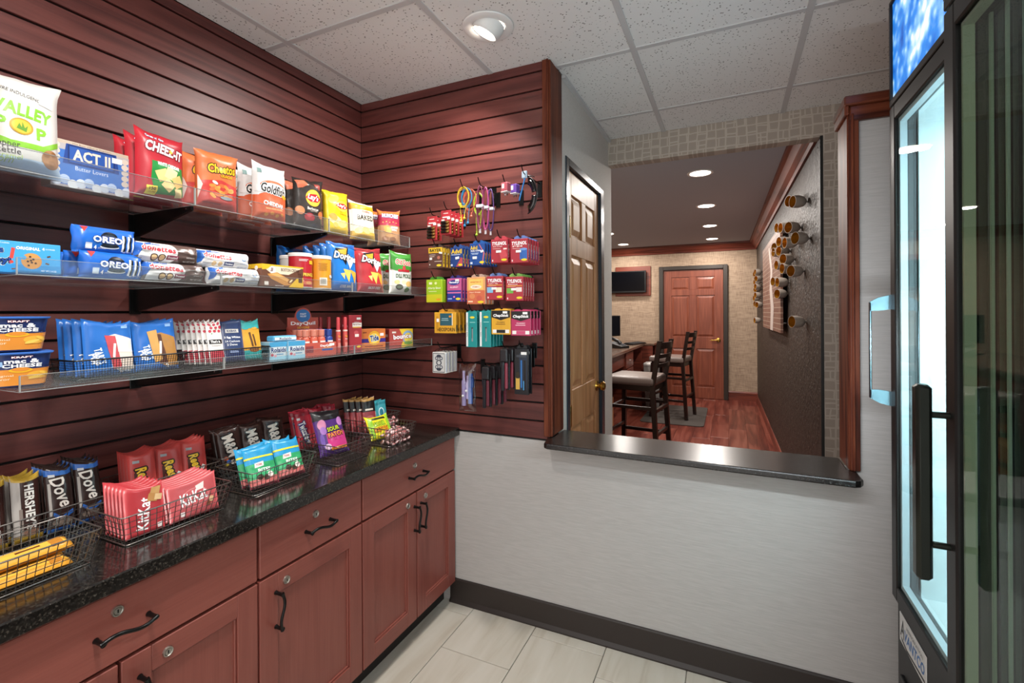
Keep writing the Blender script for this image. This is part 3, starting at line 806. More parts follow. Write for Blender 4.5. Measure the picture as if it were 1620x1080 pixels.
def decals(items, S, Wd, Hd, L=None, rough=.38, eps=.0005):
    """printed shapes laid on the surface S(u, v) -> (point, normal); returns (print mesh, sticker mesh)"""
    b = MB(); mats = []; st = MB(); lay = 0; boxes = []; newb = []
    for it in items:
        shift = it[10] if (it[0] == 't' and len(it) > 10) else None
        if it[0] == 't': _, s, cx, cy, w, h, col, bold, shear, rot = it[:10]; vs, fs, asp = text2d(s, bold, shear); fs = [tuple(f) for f in fs]
        elif it[0] == 'g':
            _, pts, cx, cy, w, h, col, rot = it; vs = pts
            fs = [tuple(t) for t in tessellate_polygon([[Vector((p[0], p[1], 0)) for p in pts]])]
        else: _, cx, cy, w, h, rot = it; vs = [(-.5, -.5), (.5, -.5), (.5, .5), (-.5, .5)]; fs = [(0, 1, 2), (0, 2, 3)]; col = None
        c, s_ = math.cos(math.radians(rot)), math.sin(math.radians(rot))
        q = []
        for (x, y) in vs:
            if rot and abs(abs(rot) - 90) < 25: X, Y = x * w * Hd, y * h * Wd
            else: X, Y = x * w * Wd, y * h * Hd
            X, Y = X * c - Y * s_, X * s_ + Y * c
            if shift: X += shift[0] * h * Hd; Y += shift[1] * h * Hd
            q.append((cx * Wd + X, cy * Hd + Y))
        bx = (min(a[0] for a in q), max(a[0] for a in q), min(a[1] for a in q), max(a[1] for a in q))
        if not (shift and shift[2] > 0):
            lay = 1 + max([l for (b_, l) in boxes if b_[0] < bx[1] and bx[0] < b_[1] and b_[2] < bx[3] and bx[2] < b_[3]], default=0)
        newb.append((bx, lay))
        if not (shift and shift[2] < 7): boxes += newb; newb = []
        if L: q, fs = refine(q, fs, L)
        pts = []
        for (X, Y) in q:
            u, v = min(max(X / Wd, .0), 1.0), min(max(Y / Hd, .0), 1.0)
            p, n = S(u, v); e = eps + lay * (.00026 if L else .00008) + (.0004 if it[0] == 's' else 0)
            pts.append((p[0] + n[0] * e, p[1] + n[1] * e, p[2] + n[2] * e))
        if it[0] == 's': st.add(pts, fs)
        else:
            m = ink(col, rough)
            if m not in mats: mats.append(m)
            b.add(pts, fs, mats.index(m))
    pm = b.mesh('print', mats, fix=False) if b.v else None
    sm = st.mesh('sticker', ink('#efefec', .5), fix=False) if st.v else None
    return pm, sm

# ------------------------------------------------------------------ package shapes (front faces local -y, base at z = 0)
def sm(t): t = min(max(t, 0), 1); return t * t * (3 - 2 * t)
def surf_bag(w, h, d, seal='v', sw=.14, kx=2.4, flare=.07, wr=.0022, seed=0, skew=0.0, side=-1):
    sd = seed * 3.7; wr = min(wr, .07 * d)
    def S(u, v):
        a, b = 2 * u - 1, 2 * v - 1
        if seal == 'v':
            fv = sm((1 - abs(b)) / (sw * 2)) ** .7; fu = max(0, 1 - abs(a) ** kx) ** .55
            nx = 1 - flare * fv
        else:
            fv = sm((1 - abs(a)) / (sw * 2)) ** .7; fu = max(0, 1 - abs(b) ** kx) ** .55
            nx = 1.0
        x = a * w / 2 * nx; z = v * h if seal == 'v' else h / 2 + b * h / 2 * (1 - flare * (1 - fv) * -1 if False else 1 - flare * fv * 0)
        dep = d / 2 * fu * (.12 + .88 * fv) if seal == 'v' else d / 2 * fu * (.10 + .90 * fv)
        nz = noise.noise(Vector((u * 4.5 + sd, v * 5.5, sd + side))) + .18 * noise.noise(Vector((u * 11 + sd, v * 12, sd)))
        amp = wr * (.35 + fv) * min(1, fu * 1.5)
        y = side * (dep + (nz * amp if fu > .05 else 0))
        if seal == 'v':
            k = max(0, (v - .80) / .2); y += min(.006, .10 * d) * k * math.sin(a * 4 + sd) + skew * k * .01
            z += (-.006 * k * abs(noise.noise(Vector((u * 3 + sd, 1, 2)))) ) + .004 * k * math.sin(a * 2.2 + sd) + .006 * (abs(a) ** 3) * k
        else:
            k = max(0, (abs(a) - .82) / .18); y += min(.004, .1 * d) * k * math.sin(b * 5 + sd)
            z += .003 * k * math.sin(b * 3 + sd) * 0
        if side > 0: y = max(y, -1)
        return (x, y, z), (0, side, 0)
    return S
def mesh_bag(F, B, m, nu, nv):
    b = MB(); n1 = (nu + 1) * (nv + 1)
    vs = []
    for S in (F, B):
        for j in range(nv + 1):
            for i in range(nu + 1): vs.append(S(i / nu, j / nv)[0])
    fs = []
    for j in range(nv):
        for i in range(nu):
            a = j * (nu + 1) + i
            fs.append((a, a + 1, a + nu + 2, a + nu + 1)); a += n1; fs.append((a, a + nu + 1, a + nu + 2, a + 1))
    per = [i for i in range(nu + 1)] + [j * (nu + 1) + nu for j in range(1, nv + 1)] + [nv * (nu + 1) + i for i in range(nu - 1, -1, -1)] + [j * (nu + 1) for j in range(nv - 1, 0, -1)]
    for k in range(len(per)):
        p, q = per[k], per[(k + 1) % len(per)]; fs.append((q, p, p + n1, q + n1))
    b.add(vs, fs); return b
SPECS = {}
def spec(key, kind, w, h, d, base, items, rough=.38, **kw): SPECS[key] = (kind, w, h, d, base, items, rough, kw)
_built = {}
def product(key, seed=0):
    kind, w, h, d, base, items, rough, kw = SPECS[key]
    ck = (key, seed % 3 if kind == 'bag' else 0)
    if ck in _built: return _built[ck]
    bm_ = mat('pack_%s_%d' % (base.lstrip('#'), int(rough * 100)), base, rough)
    name = kw.get('name', 'package'); extra = []
    if kind == 'bag':
        if kw.get('seal', 'v') == 'v': items = [it if it[0] != 't' else (it[0], it[1], .49 + (it[2] - .5) * .92, it[3], it[4] * .92, *it[5:]) for it in items]
        a = dict(seal=kw.get('seal', 'v'), sw=kw.get('sw', .14), kx=kw.get('kx', 2.4), flare=kw.get('flare', .07), wr=kw.get('wr', .0022), seed=hash_(key) + seed % 3, skew=kw.get('skew', 0))
        F, B = surf_bag(w, h, d, side=-1, **a), surf_bag(w, h, d, side=1, **a)
        body = mesh_bag(F, B, bm_, kw.get('nu', 16), kw.get('nv', 20)).mesh(name, bm_, 'all')
        pm, st = decals(items, F, w, h, kw.get('L', .0045), rough, .0004)
    elif kind == 'box':
        body = MB().box(-w / 2, w / 2, -d / 2, d / 2, 0, h, kw.get('c', .0012)).mesh(name, bm_)
        F = lambda u, v: ((-w / 2 + u * w, -d / 2, v * h), (0, -1, 0))
        pm, st = decals(items, F, w, h, None, rough, .0002)
        for fc, its in kw.get('faces', {}).items():
            if fc == 'L': G = lambda u, v: ((-w / 2, d / 2 - u * d, v * h), (-1, 0, 0)); D = (d, h)
            if fc == 'R': G = lambda u, v: ((w / 2, -d / 2 + u * d, v * h), (1, 0, 0)); D = (d, h)
            if fc == 'T': G = lambda u, v: ((-w / 2 + u * w, -d / 2 + v * d, h), (0, 0, 1)); D = (w, d)
            extra.append(('side_print', decals(its, G, D[0], D[1], None, rough, .0002)[0]))
    elif kind == 'round':      # lathe profile [(r, z)...] (superellipse exponent optional); printed band is a cylinder part
        prof = kw['prof']; sup = kw.get('sup')
        body = MB().lathe(prof, 40, sup=sup).mesh(name, bm_, 35)
        z0, z1, r0, r1, span = kw['band']
        def F(u, v):
            t = math.radians(-90 + (u - .5) * span); ca, sa = math.cos(t), math.sin(t); q = 1.0
            if sup: q = (abs(ca) ** sup + abs(sa) ** sup) ** (-1 / sup)
            r = (r0 + (r1 - r0) * v) * q
            return (r * ca, r * sa, z0 + v * (z1 - z0)), (ca, sa, 0)
        pm, st = decals(items, F, math.radians(span) * (r0 + r1) / 2, z1 - z0, .006, rough, .0008)
        for (nm, pr, colr) in kw.get('parts', []):
            extra.append((nm, MB().lathe(pr, 40, sup=sup).mesh(nm, mat('pack_%s_35' % colr.lstrip('#'), colr, .35), 35)))
    _built[ck] = (name, body, pm, st, extra); return _built[ck]
def hash_(s): return sum(ord(c) * (i + 1) for i, c in enumerate(s)) % 97
def put(key, x, y, z, rz, label, cat, group=None, lean=0.0, roll=0.0, seed=0):
    name, body, pm, st, extra = product(key, seed)
    o = obj(name, body); o.location = (x, y, z); o.rotation_euler = (math.radians(-lean), math.radians(roll), math.radians(rz))
    if pm: obj('printed_design', pm, o)
    if st: obj('price_sticker', st, o)
    for (nm, me) in extra:
        if me: obj(nm, me, o)
    tag(o, label, cat, group)
    return o

# ---- wall shelf goods
WH = '#ffffff'
spec('valley', 'bag', .150, .215, .075, '#cfccc8', R(.5, .06, .98, .14, '#b9cfe6') + Pg([(.02, .36), (.3, .30), (.7, .30), (.95, .40), (.95, .34), (.7, .24), (.3, .24), (.02, .30)], '#7ab52a')
     + T('PURE INDULGENCE', .42, .80, .62, .035, '#222222', 0, 0, -8) + T('VALLEY', .47, .63, .80, .13, '#7fbf2c', .05, 0, -6) + T('P', .17, .47, .14, .13, '#7fbf2c', .05) + Ell(.43, .46, .30, .17, '#b48f1e') + Ell(.43, .46, .25, .14, '#d6b63a')
     + Pg([(.36, .43), (.40, .49), (.43, .45), (.44, .51), (.47, .45), (.51, .48), (.49, .41)], '#5c8f2a') + T('P', .71, .42, .14, .13, '#7fbf2c', .05)
     + T('copper', .24, .24, .34, .065, '#2a2522', .0) + T('kettle', .27, .19, .30, .06, '#2a2522', .0) + T('caramel', .26, .135, .36, .05, '#a9c46a', 0) + T('corn', .22, .09, .24, .045, '#a9c46a', 0)
     + Ell(.82, .18, .28, .2, '#a8794c') + Ell(.75, .22, .10, .06, '#8a5c34') + Ell(.86, .24, .09, .06, '#8f6238') + Ell(.84, .14, .12, .07, '#93663b') + Sticker(.75, .76, .2, .05, -8), rough=.45, name='popcorn_bag', flare=.10)
spec('act', 'box', .168, .118, .05, '#c9b7a4', R(.5, .46, 1, .92, '#b9b2b4') + R(.5, .42, .98, .74, '#3f74c4') + Pg([(.18, .93), (.82, .93), (.86, .5), (.14, .5)], '#23448f') + R(.5, .72, .60, .40, '#16306e')
     + R(.5, .72, .56, .34, '#2a55a6') + T('ACT II', .5, .73, .48, .24, '#e6d8c4', .05) + T('The Best Value in Popcorn', .5, .955, .5, .035, '#5a4636', .0) + T('Butter Lovers', .5, .44, .42, .09, '#dfe9f7', .0)
     + sum([Ell(.06 + .1 * i, .12 + .05 * math.sin(i * 2.1), .13, .2, ['#dbe4f2', '#b9cbe8', '#eef2f8'][i % 3]) for i in range(10)], []) + sum([Ell(.06, .35 + .13 * i, .10, .13, '#d8cdbf') for i in range(5)], []) + sum([Ell(.94, .3 + .13 * i, .10, .13, '#d8cdbf') for i in range(5)], [])
     + Sticker(.83, .80, .14, .12), name='popcorn_box')
spec('chz', 'bag', .132, .182, .055, '#b0222f', T("Grab n' Go", .30, .905, .34, .045, '#dfe6f5', .03, .1, -8, '#27315f') + T('CHEEZ-IT', .52, .745, .84, .15, WH, .05, 0, -8, '#7a0f1d', .07) + R(.61, .738, .06, .05, '#f0b02c', 45)
     + Pg([(.24, .56), (.90, .52), (.94, .10), (.30, .06), (.22, .30)], '#1e8338') + T('WHITE CHEDDAR', .60, .52, .52, .055, WH, .05, 0, -4)
     + R(.44, .36, .24, .17, '#e9c583', 24) + R(.62, .40, .24, .17, '#f2d79d', -18) + R(.78, .30, .22, .17, '#e4bc74', 30) + R(.56, .22, .22, .16, '#efcf90', 50) + R(.80, .13, .18, .13, '#f2d79d', 10)
     + R(.24, .11, .20, .13, '#f1d84b') + T('150', .24, .13, .13, .05, '#5c1410', .03) + T('CALORIES', .24, .085, .15, .022, '#5c1410', 0), name='cracker_bag')
spec('cheetos', 'bag', .136, .178, .055, '#d9703d', Pg([(0.02, .46), (.5, .52), (.98, .44), (.98, .02), (.02, .02)], '#c23a35') + Pg([(.02, .56), (.10, .40), (.02, .16)], '#e8d5cc')
     + T('Cheetos', .55, .72, .74, .16, '#f4be1c', .05, .15, 6, '#20130c', .07) + T('CRUNCHY', .66, .60, .36, .05, '#f4be1c', .04, .1, 2, '#7c2a18', .05)
     + sum([Ell(.3 + .11 * (i % 5), .40 - .07 * (i // 5) - .03 * math.sin(i * 2.0), .16, .065, ['#e08a3c', '#f0a04c', '#d86a3c'][i % 3], rot=35 * math.sin(i * 1.7)) for i in range(15)], [])
     + Ell(.62, .22, .30, .06, '#8c979e') + Ell(.35, .46, .14, .05, '#efe2d6', rot=-20) + R(.30, .10, .40, .03, '#8e1f24'), name='chip_bag')
spec('gold', 'bag', .130, .190, .055, '#dad8d6', R(.5, .20, 1, .46, '#cf5d36') + Ell(.52, .42, .86, .16, '#cf5d36') + R(.5, .55, 0.96, .12, '#dad8d6') + Ell(.5, .62, .74, .20, '#d4683f') + Ell(.52, .58, .78, .19, '#dad8d6')
     + T('Goldfish', .52, .56, .80, .17, '#1e1b1c', .03, .1, -6, '#f3f0ec', .05) + Pg([(.74, .47), (.84, .51), (.92, .47), (.97, .50), (.96, .42), (.91, .45), (.83, .41)], '#f0a31f') + T('CHEDDAR', .53, .29, .66, .085, WH, .03, 0, -5) + T('BAKED SNACK CRACKERS', .55, .21, .56, .028, '#f5dd9a', .02)
     + R(.12, .86, .10, .07, '#6f8f8c') + sum([Ell(.3 + .16 * i, .10 + .03 * (i % 2), .12, .06, '#e09440') for i in range(4)], []), name='cracker_bag', rough=.42)
LAY = lambda cx, cy, w, h: Ell(cx, cy, w, h, '#f2c02a') + Ell(cx, cy, w * .92, h * .92, '#f6d04c') + Pg([(cx - w * .52, cy - h * .02), (cx - w * .30, cy + h * .20), (cx + w * .2, cy + h * .26), (cx + w * .52, cy + h * .02), (cx + w * .30, cy - h * .22), (cx - w * .2, cy - h * .26)], '#b9202b') + T("Lay's", cx, cy, w * .78, h * .40, WH, .04, .15, -6)
spec('bbq', 'bag', .128, .185, .055, '#2b2522', R(.20, .88, .30, .16, '#c56a4c', 12) + R(.72, .86, .2, .12, '#93423a', -10) + Ell(.5, .60, .84, .56, '#3c3532') + LAY(.56, .62, .54, .34) + T('Barbecue', .56, .40, .44, .055, '#e8e2da', .02) + T('FLAVORED', .6, .355, .28, .025, '#c8bfb6', 0)
     + Ell(.14, .34, .26, .16, '#d08a60', rot=-40) + Ell(.86, .30, .24, .16, '#b5683f', rot=40) + Ell(.42, .22, .34, .17, '#93212a') + Ell(.40, .25, .16, .06, '#b9444a') + Ell(.5, .10, .7, .1, '#3a3230'), name='chip_bag', rough=.3)
spec('lays', 'bag', .125, .175, .055, '#ecc51f', Ell(.3, .80, .4, .2, '#f6dc5c', rot=30) + LAY(.62, .66, .56, .27) + T('Classic', .70, .48, .38, .055, '#b07d10', .02, .1, -6) + Ell(.36, .30, .56, .22, '#f3df98', rot=-18) + Ell(.26, .38, .30, .16, '#c79a4c', rot=-20) + Ell(.62, .24, .40, .18, '#f0d27c', rot=16) + Ell(.32, .20, .2, .12, '#ddb355'), name='chip_bag', rough=.3)
spec('baked', 'bag', .130, .165, .05, '#e9e0c8', R(.5, .86, 1, .14, '#e3a22a') + R(.5, .10, 1, .2, '#dcae3a') + T('OVEN', .58, .74, .34, .05, '#8a3124', .03) + T('BAKED', .56, .58, .74, .14, '#2a211c', .04) + Ell(.26, .22, .34, .16, '#eed79a', rot=20) + Ell(.55, .24, .34, .18, '#e8c981', rot=-15) + Ell(.80, .30, .30, .16, '#f0dca6', rot=25) + Ell(.42, .42, .44, .14, '#f7f3e6'), name='chip_bag')
spec('munch', 'bag', .112, .168, .05, '#b98a62', R(.5, .78, 1, .44, '#b4324a') + R(.5, .92, 1, .14, '#d07a3c') + T('MUNCHIES', .54, .83, .80, .12, WH, .05, .1, -2, '#27509c', .06) + sum([Ell(.2 + .15 * i, .64 + .02 * (i % 2), .05, .03, '#e9c35a') for i in range(5)], []) + R(.36, .46, .24, .16, '#e2a452', 15) + R(.45, .42, .22, .15, '#efbd70', -8)
     + T('CHEESE', .74, .50, .34, .05, WH, .04) + T('MIX', .74, .43, .26, .05, WH, .04) + Ell(.3, .18, .3, .14, '#96613c') + Ell(.62, .16, .3, .14, '#8a5a3a') + Ell(.5, .27, .4, .1, '#c99258'), name='snack_bag')

XTOP = -1.432
def shelf(key, u, v, xf, z, label, cat, group=None, rz=90, lean=0, back=0, seed=0, dz=0.0):
    """stand a package on a shelf: its middle at pixel column u, front at plane xf, `back` metres behind it"""
    d = SPECS[key][3]
    p = atX(u, v, xf - back)
    return put(key, xf - d / 2 - .004 - back, p.y, z + dz + .0006, rz, label, cat, group, lean, 0, seed)
shelf('valley', 46, 190, XTOP, TOPZ, 'tall white and green caramel popcorn bag on the top shelf', 'popcorn', lean=2)
shelf('act', 147, 250, XTOP - .082, TOPZ, 'flat blue and tan microwave popcorn box beside the white popcorn bag', 'popcorn')
for i, (u, bk) in enumerate(((263, 0), (246, .064), (229, .128))):
    shelf('chz', u, 260, XTOP, TOPZ, ['red white-cheddar cracker bag standing at the front of its row', 'red cracker bag half hidden behind the front cracker bag', 'rearmost red cracker bag peeking out beside the popcorn box'][i], 'crackers', 'red cracker bags', back=bk, seed=0, rz=90)
for i, (u, bk) in enumerate(((352, 0), (328, .064))):
    shelf('cheetos', u, 290, XTOP, TOPZ, ['orange cheese puff bag standing at the front of its row', 'orange cheese puff bag tucked behind the front one'][i], 'chips', 'orange cheese puff bags', back=bk, seed=i, rz=88)
for i, (u, bk) in enumerate(((435, 0), (412, .066), (396, .132))):
    shelf('gold', u, 300, XTOP, TOPZ, ['white and orange cheddar cracker bag at the front of its row', 'white and orange cracker bag second in its row', 'white and orange cracker bag rearmost in its row'][i], 'crackers', 'white and orange cracker bags', back=bk, seed=0, rz=86)
for i, (u, bk) in enumerate(((496, 0), (478, .06))):
    shelf('bbq', u, 320, XTOP, TOPZ, ['black barbecue potato chip bag at the front of its row', 'black potato chip bag hidden behind the front black one'][i], 'chips', 'black potato chip bags', back=bk, seed=i, rz=82)
shelf('lays', 541, 335, XTOP, TOPZ, 'bright yellow potato chip bag between black and cream chip bags', 'chips', rz=84, lean=4, back=.006)
shelf('baked', 582, 350, XTOP, TOPZ, 'cream baked chip bag beside the bright yellow bag', 'chips', rz=76, lean=6, back=.012)
shelf('munch', 623, 360, XTOP - .012, TOPZ, 'brown and crimson cheese snack mix bag at the corner end of the top shelf', 'snack mix', rz=52, lean=3, back=.012)
shelf('munch', 606, 360, XTOP - .07, TOPZ, 'crimson snack mix bag half hidden behind the brown one', 'snack mix', rz=58, back=.03, seed=1)

# middle shelf
COOKIE = lambda cx, cy, w, h: Ell(cx, cy, w, h, '#c98f4c') + sum([Ell(cx + w * .32 * math.cos(i * 2.4) * (i / 7), cy + h * .32 * math.sin(i * 2.4) * (i / 7), w * .12, h * .12, '#3f2014') for i in range(1, 8)], [])
spec('chips', 'box', .125, .064, .06, '#3f9bd8', R(.5, .14, 1, .26, '#2f87c6') + T('Chips', .13, .68, .30, .24, '#1b3f86', .05, 0, 0, WH, .07) + T('Ahoy!', .17, .36, .40, .26, '#1b3f86', .05, 0, 0, WH, .07) + R(.385, .62, .045, .34, '#d8433a', -8) + Ell(.375, .34, .05, .09, '#d8433a')
     + T('Chocolate Chip Cookies', .18, .92, .34, .06, WH, 0) + T('ORIGINAL', .58, .80, .30, .10, WH, .03) + T('4', .77, .82, .03, .1, WH, .02) + T('COOKIES', .86, .82, .12, .04, WH, .0) + COOKIE(.62, .40, .26, .52) + Ell(.52, .50, .07, .14, '#3f9bd8') + T('NET WT 1.4 OZ', .84, .10, .2, .05, WH, 0)
     + R(.84, .58, .05, .05, '#5b3a22', 20) + R(.82, .34, .05, .05, '#6a4528', -20) + R(.40, .12, .05, .04, '#6a4528', 10), name='cookie_box')
spec('oreo', 'bag', .125, .062, .036, '#1c62c0', Pg([(.10, .96), (.22, .96), (.13, .74)], '#cf3a35') + Ell(.52, .52, .30, .60, '#131722') + Ell(.52, .52, .22, .44, '#28303c') + Ell(.52, .24, .30, .14, '#e9ecef') + Ell(.52, .28, .29, .14, '#131722')
     + T('OREO', .49, .50, .46, .24, WH, .06, 0, -2, '#123f92', .08) + R(.735, .42, .035, .62, '#eef2f6', -4) + R(.765, .42, .03, .60, '#11131a', -4) + R(.825, .42, .03, .60, '#eef2f6', -4) + R(.855, .42, .03, .58, '#11131a', -4) + R(.905, .42, .025, .56, '#eef2f6', -4) + T('4', .30, .20, .04, .15, WH, .03) + R(.20, .24, .10, .22, '#d7e4f4')
     + T('COOKIES', .40, .18, .12, .05, WH, 0) + T('NET WT 1.59 OZ', .85, .10, .22, .055, WH, 0), seal='h', sw=.10, name='cookie_pack', rough=.32, nv=10)
def donut(key, white):
    hi = '#e8e6e6'
    spec(key, 'bag', .160, .050, .046, '#d9d7d8' if white else '#6a5a55', R(.28, .5, .44, .94, hi) + (R(.74, .5, .5, .94, '#dcdadb') if white else R(.72, .5, .46, .94, '#5a4843')) + Ell(.52, .5, .2, .95, hi)
         + Pg([(.02, .92), (.16, .92), (.06, .30), (.02, .2)], '#2d62b4') + Pg([(.16, .92), (.28, .98), (.24, .86), (.16, .82)], '#2d62b4') + T('Hostess', .28, .90, .2, .10, '#2d62b4', .03) + T('donettes', .34, .68, .50, .30, '#cb3340', .05, .1, -3, '#f6f4f4', .05)
         + Ell(.28, .24, .11, .36, '#4c332b' if not white else '#f2f0ea') + Ell(.39, .24, .11, .36, '#4c332b' if not white else '#f2f0ea') + Ell(.28, .24, .08, .26, '#d9b98a') + Ell(.39, .24, .08, .26, '#d9b98a') + R(.55, .27, .18, .22, '#7a2a44' if not white else '#3f4a78') + T('Powdered' if white else 'Frosted', .55, .27, .14, .11, WH, .02)
         + Ell(.84, .68, .10, .38, '#8a7a74' if not white else '#8fb0da') + Ell(.84, .68, .07, .26, '#d8d0cc') + T('6 DONUTS', .83, .34, .13, .07, '#efe8e4' if not white else '#3f6fb0', .0) + T('NET WT 3 OZ', .82, .14, .18, .07, '#efe8e4' if not white else '#3f6fb0', .0), seal='h', sw=.08, kx=2.0, wr=.003, name='donut_pack', rough=.28, nv=10)
donut('donC', False); donut('donW', True)
spec('boston', 'box', .158, .070, .05, '#6b4636', Pg([(0, 1), (1, 1), (1, .98), (.62, .58), (.2, .60), (0, .9)], '#e9d9c0') + Pg([(0, 1), (.25, 1), (.12, .78), (0, .74)], '#e8b92e') + Pg([(.62, 0), (1, 0), (1, .5), (.82, .42)], '#e8b92e') + R(.5, .965, 1, .07, '#e8b92e') + Ell(.24, .76, .15, .33, '#f3ece2') + T('JJ', .22, .77, .07, .17, '#6b2f26', .05, .1)
     + T('BOSTON CREAM', .66, .80, .44, .15, '#4d3126', .03) + T('PIE', .90, .64, .09, .09, '#4d3126', .03) + Pg([(.12, .56), (.35, .66), (.72, .30), (.66, .10), (.52, .08), (.20, .36)], '#c98c4a') + Pg([(.16, .56), (.35, .62), (.66, .32), (.58, .26), (.30, .50)], '#e3b06c') + Ell(.66, .28, .14, .20, '#8e5a34', rot=40) + Ell(.68, .30, .10, .08, '#f1e2b8', rot=40)
     + R(.92, .42, .10, .36, '#5b3b2e') + R(.10, .14, .09, .16, '#e6ded6') + T('NET WT 4.5 OZ', .40, .05, .2, .04, WH, 0), name='pie_box', faces={'L': R(.5, .5, 1, 1, '#7a5140') + R(.5, .9, 1, .2, '#e8b92e') + Ell(.5, .82, .3, .2, '#f3ece2') + R(.3, .4, .08, .5, '#cdbfae') + R(.6, .4, .08, .5, '#b8a590')})
def can(key, base, txt, extra):
    r, h = .0375, .113
    spec(key, 'round', .075, h, .075, base, extra, name='chip_can', prof=[(r - .002, 0), (r, .002), (r, h)], band=(.004, h - .002, r, r, 200),
         parts=[('lid', [(r + .0015, h - .004), (r + .0018, h + .006), (r, h + .008), (0, h + .008)], '#e4e1dc'), ('metal_rim', [(r + .001, 0), (r + .0012, .004), (r + .0002, .005)], '#b9b9b9')], rough=.35)
can('pringR', '#b5232f', '', R(.63, .80, .20, .12, '#e7b62c') + T('PRINGLES', .55, .40, .38, .11, '#f0c64a', .05, 0, 0, '#6d0f18', .05) + R(.38, .88, .24, .02, '#e9d6d6') + R(.36, .84, .2, .02, '#e9d6d6') + Ell(.50, .14, .30, .14, '#d66a52') + Ell(.53, .14, .2, .08, '#e0a765') + R(.3, .2, .16, .04, '#d9a7a7'))
can('pringO', '#e09a2c', '', R(.37, .22, .20, .26, '#efe8dc') + sum([R(.30 + .012 * i, .23, .005, .18, '#2a2522') for i in range(12)], []) + T('PRINGLES', .70, .40, .30, .11, WH, .05, 0, 0, '#8a4a10', .05) + sum([R(.36, .82 - .045 * i, .24 - .03 * (i % 2), .014, '#8a5a1c') for i in range(6)], []))
can('pringW', '#c9c4be', '', sum([R(.4, .85 - .06 * i, .34 - .05 * (i % 3), .014, '#8b8680') for i in range(10)], []))
def doritos(key, base, dark, flav):
    spec(key, 'bag', .135, .182, .055, base, Pg([(.02, .98), (.98, .98), (.98, .88), (.02, .94)], dark) + Pg([(.18, .86), (.62, .92), (.52, .52)], '#15161d') + Pg([(.26, .83), (.56, .87), (.50, .62)], '#e0a83a') + T('Doritos', .54, .70, .86, .15, WH, .05, .12, -8, '#12131a', .07) + Pg([(.55, .62), (.86, .68), (.64, .44)], '#dfeaf6')
         + Pg([(.40, .44), (.70, .42), (.58, .16)], '#f0c05a') + Pg([(.66, .44), (.92, .38), (.82, .12)], '#e3a23c') + Pg([(.30, .34), (.46, .36), (.42, .22)], '#f4cf78') + T(flav, .55, .08, .5, .05, WH, .02), name='chip_bag', rough=.33)
doritos('dorB', '#1f74c6', '#164f9a', 'COOL RANCH'); doritos('dorR', '#ad2f35', '#7c1f26', 'NACHO CHEESE')
spec('old', 'bag', .128, .185, .055, '#d8d6d0', R(.5, .80, .98, .40, '#3f8a34') + Ell(.5, .60, .96, .12, '#3f8a34') + T('Old Dutch', .52, .76, .76, .13, '#c22f38', .05, .08, -3, '#f0ebe0', .06) + R(.5, .56, .52, .06, '#b02a32') + Ell(.5, .62, .16, .12, '#c4464a') + T('DILL PICKLE', .52, .43, .74, .10, '#33562a', .04) + Ell(.22, .28, .22, .10, '#e6c88c') + Ell(.5, .28, .2, .1, '#efdcae') + Ell(.74, .24, .3, .14, '#dfb873') + Ell(.3, .16, .3, .14, '#3c3a30') + Ell(.3, .16, .2, .08, '#56604a') + Ell(.66, .10, .26, .12, '#4a7a34'), name='chip_bag')
XM = -1.318
shelf('chips', 36, 405, XM, MIDZ, 'light blue chocolate chip cookie box on the middle shelf', 'cookies')
o1 = shelf('oreo', 184, 422, XM, MIDZ, 'blue sandwich cookie pack lying at the bottom of its pile', 'cookies', 'blue cookie packs')
shelf('oreo', 174, 386, XM - .006, MIDZ, 'blue sandwich cookie pack on top of its pile', 'cookies', 'blue cookie packs', dz=.0565, lean=3, seed=1)
for i, (u, bk) in enumerate(((160, .045), (148, .09), (138, .135))):
    shelf('oreo', u, 422, XM, MIDZ, 'blue sandwich cookie pack behind the front pile', 'cookies', 'blue cookie packs', back=bk, seed=i)
shelf('donC', 282, 432, XM, MIDZ, 'brown and white frosted mini donut pack, lower of two', 'donuts', 'mini donut packs')
shelf('donC', 270, 405, XM, MIDZ, 'brown and white frosted mini donut pack, upper of two', 'donuts', 'mini donut packs', dz=.047, seed=1)
shelf('donW', 378, 438, XM, MIDZ, 'white powdered mini donut pack, lower of two', 'donuts', 'mini donut packs')
shelf('donW', 360, 412, XM - .01, MIDZ, 'white powdered mini donut pack, upper of two', 'donuts', 'mini donut packs', dz=.046, seed=1)
for i, (u, bk) in enumerate(((450, 0), (432, .054))):
    shelf('boston', u, 440, XM, MIDZ, ['cream and brown snack pie box in front of the chip cans', 'snack pie box behind the front pie box'][i], 'snack pie', 'snack pie boxes', back=bk)
shelf('pringR', 489, 430, XM + .004, MIDZ, 'red potato crisp can with a white lid', 'chip can', 'potato crisp cans')
shelf('pringO', 520, 430, XM + .004, MIDZ, 'orange potato crisp can with a white lid', 'chip can', 'potato crisp cans')
shelf('pringW', 474, 430, XM, MIDZ, 'pale potato crisp can behind the red can', 'chip can', 'potato crisp cans', back=.082)
for i, (u, bk, rz) in enumerate(((552, 0, 82), (541, .066, 82), (530, .132, 82), (508, .205, 88), (468, .285, 88))):
    shelf('dorB', u, 425, XM, MIDZ, ['blue tortilla chip bag at the front of its row', 'blue tortilla chip bag second in its row', 'blue tortilla chip bag third in its row'][i] if i < 3 else 'blue tortilla chip bag at the back wall behind the crisp cans', 'chips', 'blue tortilla chip bags', back=bk, seed=0, rz=rz, lean=5 if i < 3 else 0)
for i, (u, bk, rz) in enumerate(((596, .0, 80), (583, .072, 80))):
    shelf('dorR', u, 430, XM, MIDZ, ['red tortilla chip bag at the front of its row', 'red tortilla chip bag behind the front red one'][i], 'chips', 'red tortilla chip bags', back=bk, seed=0, rz=rz, lean=8)
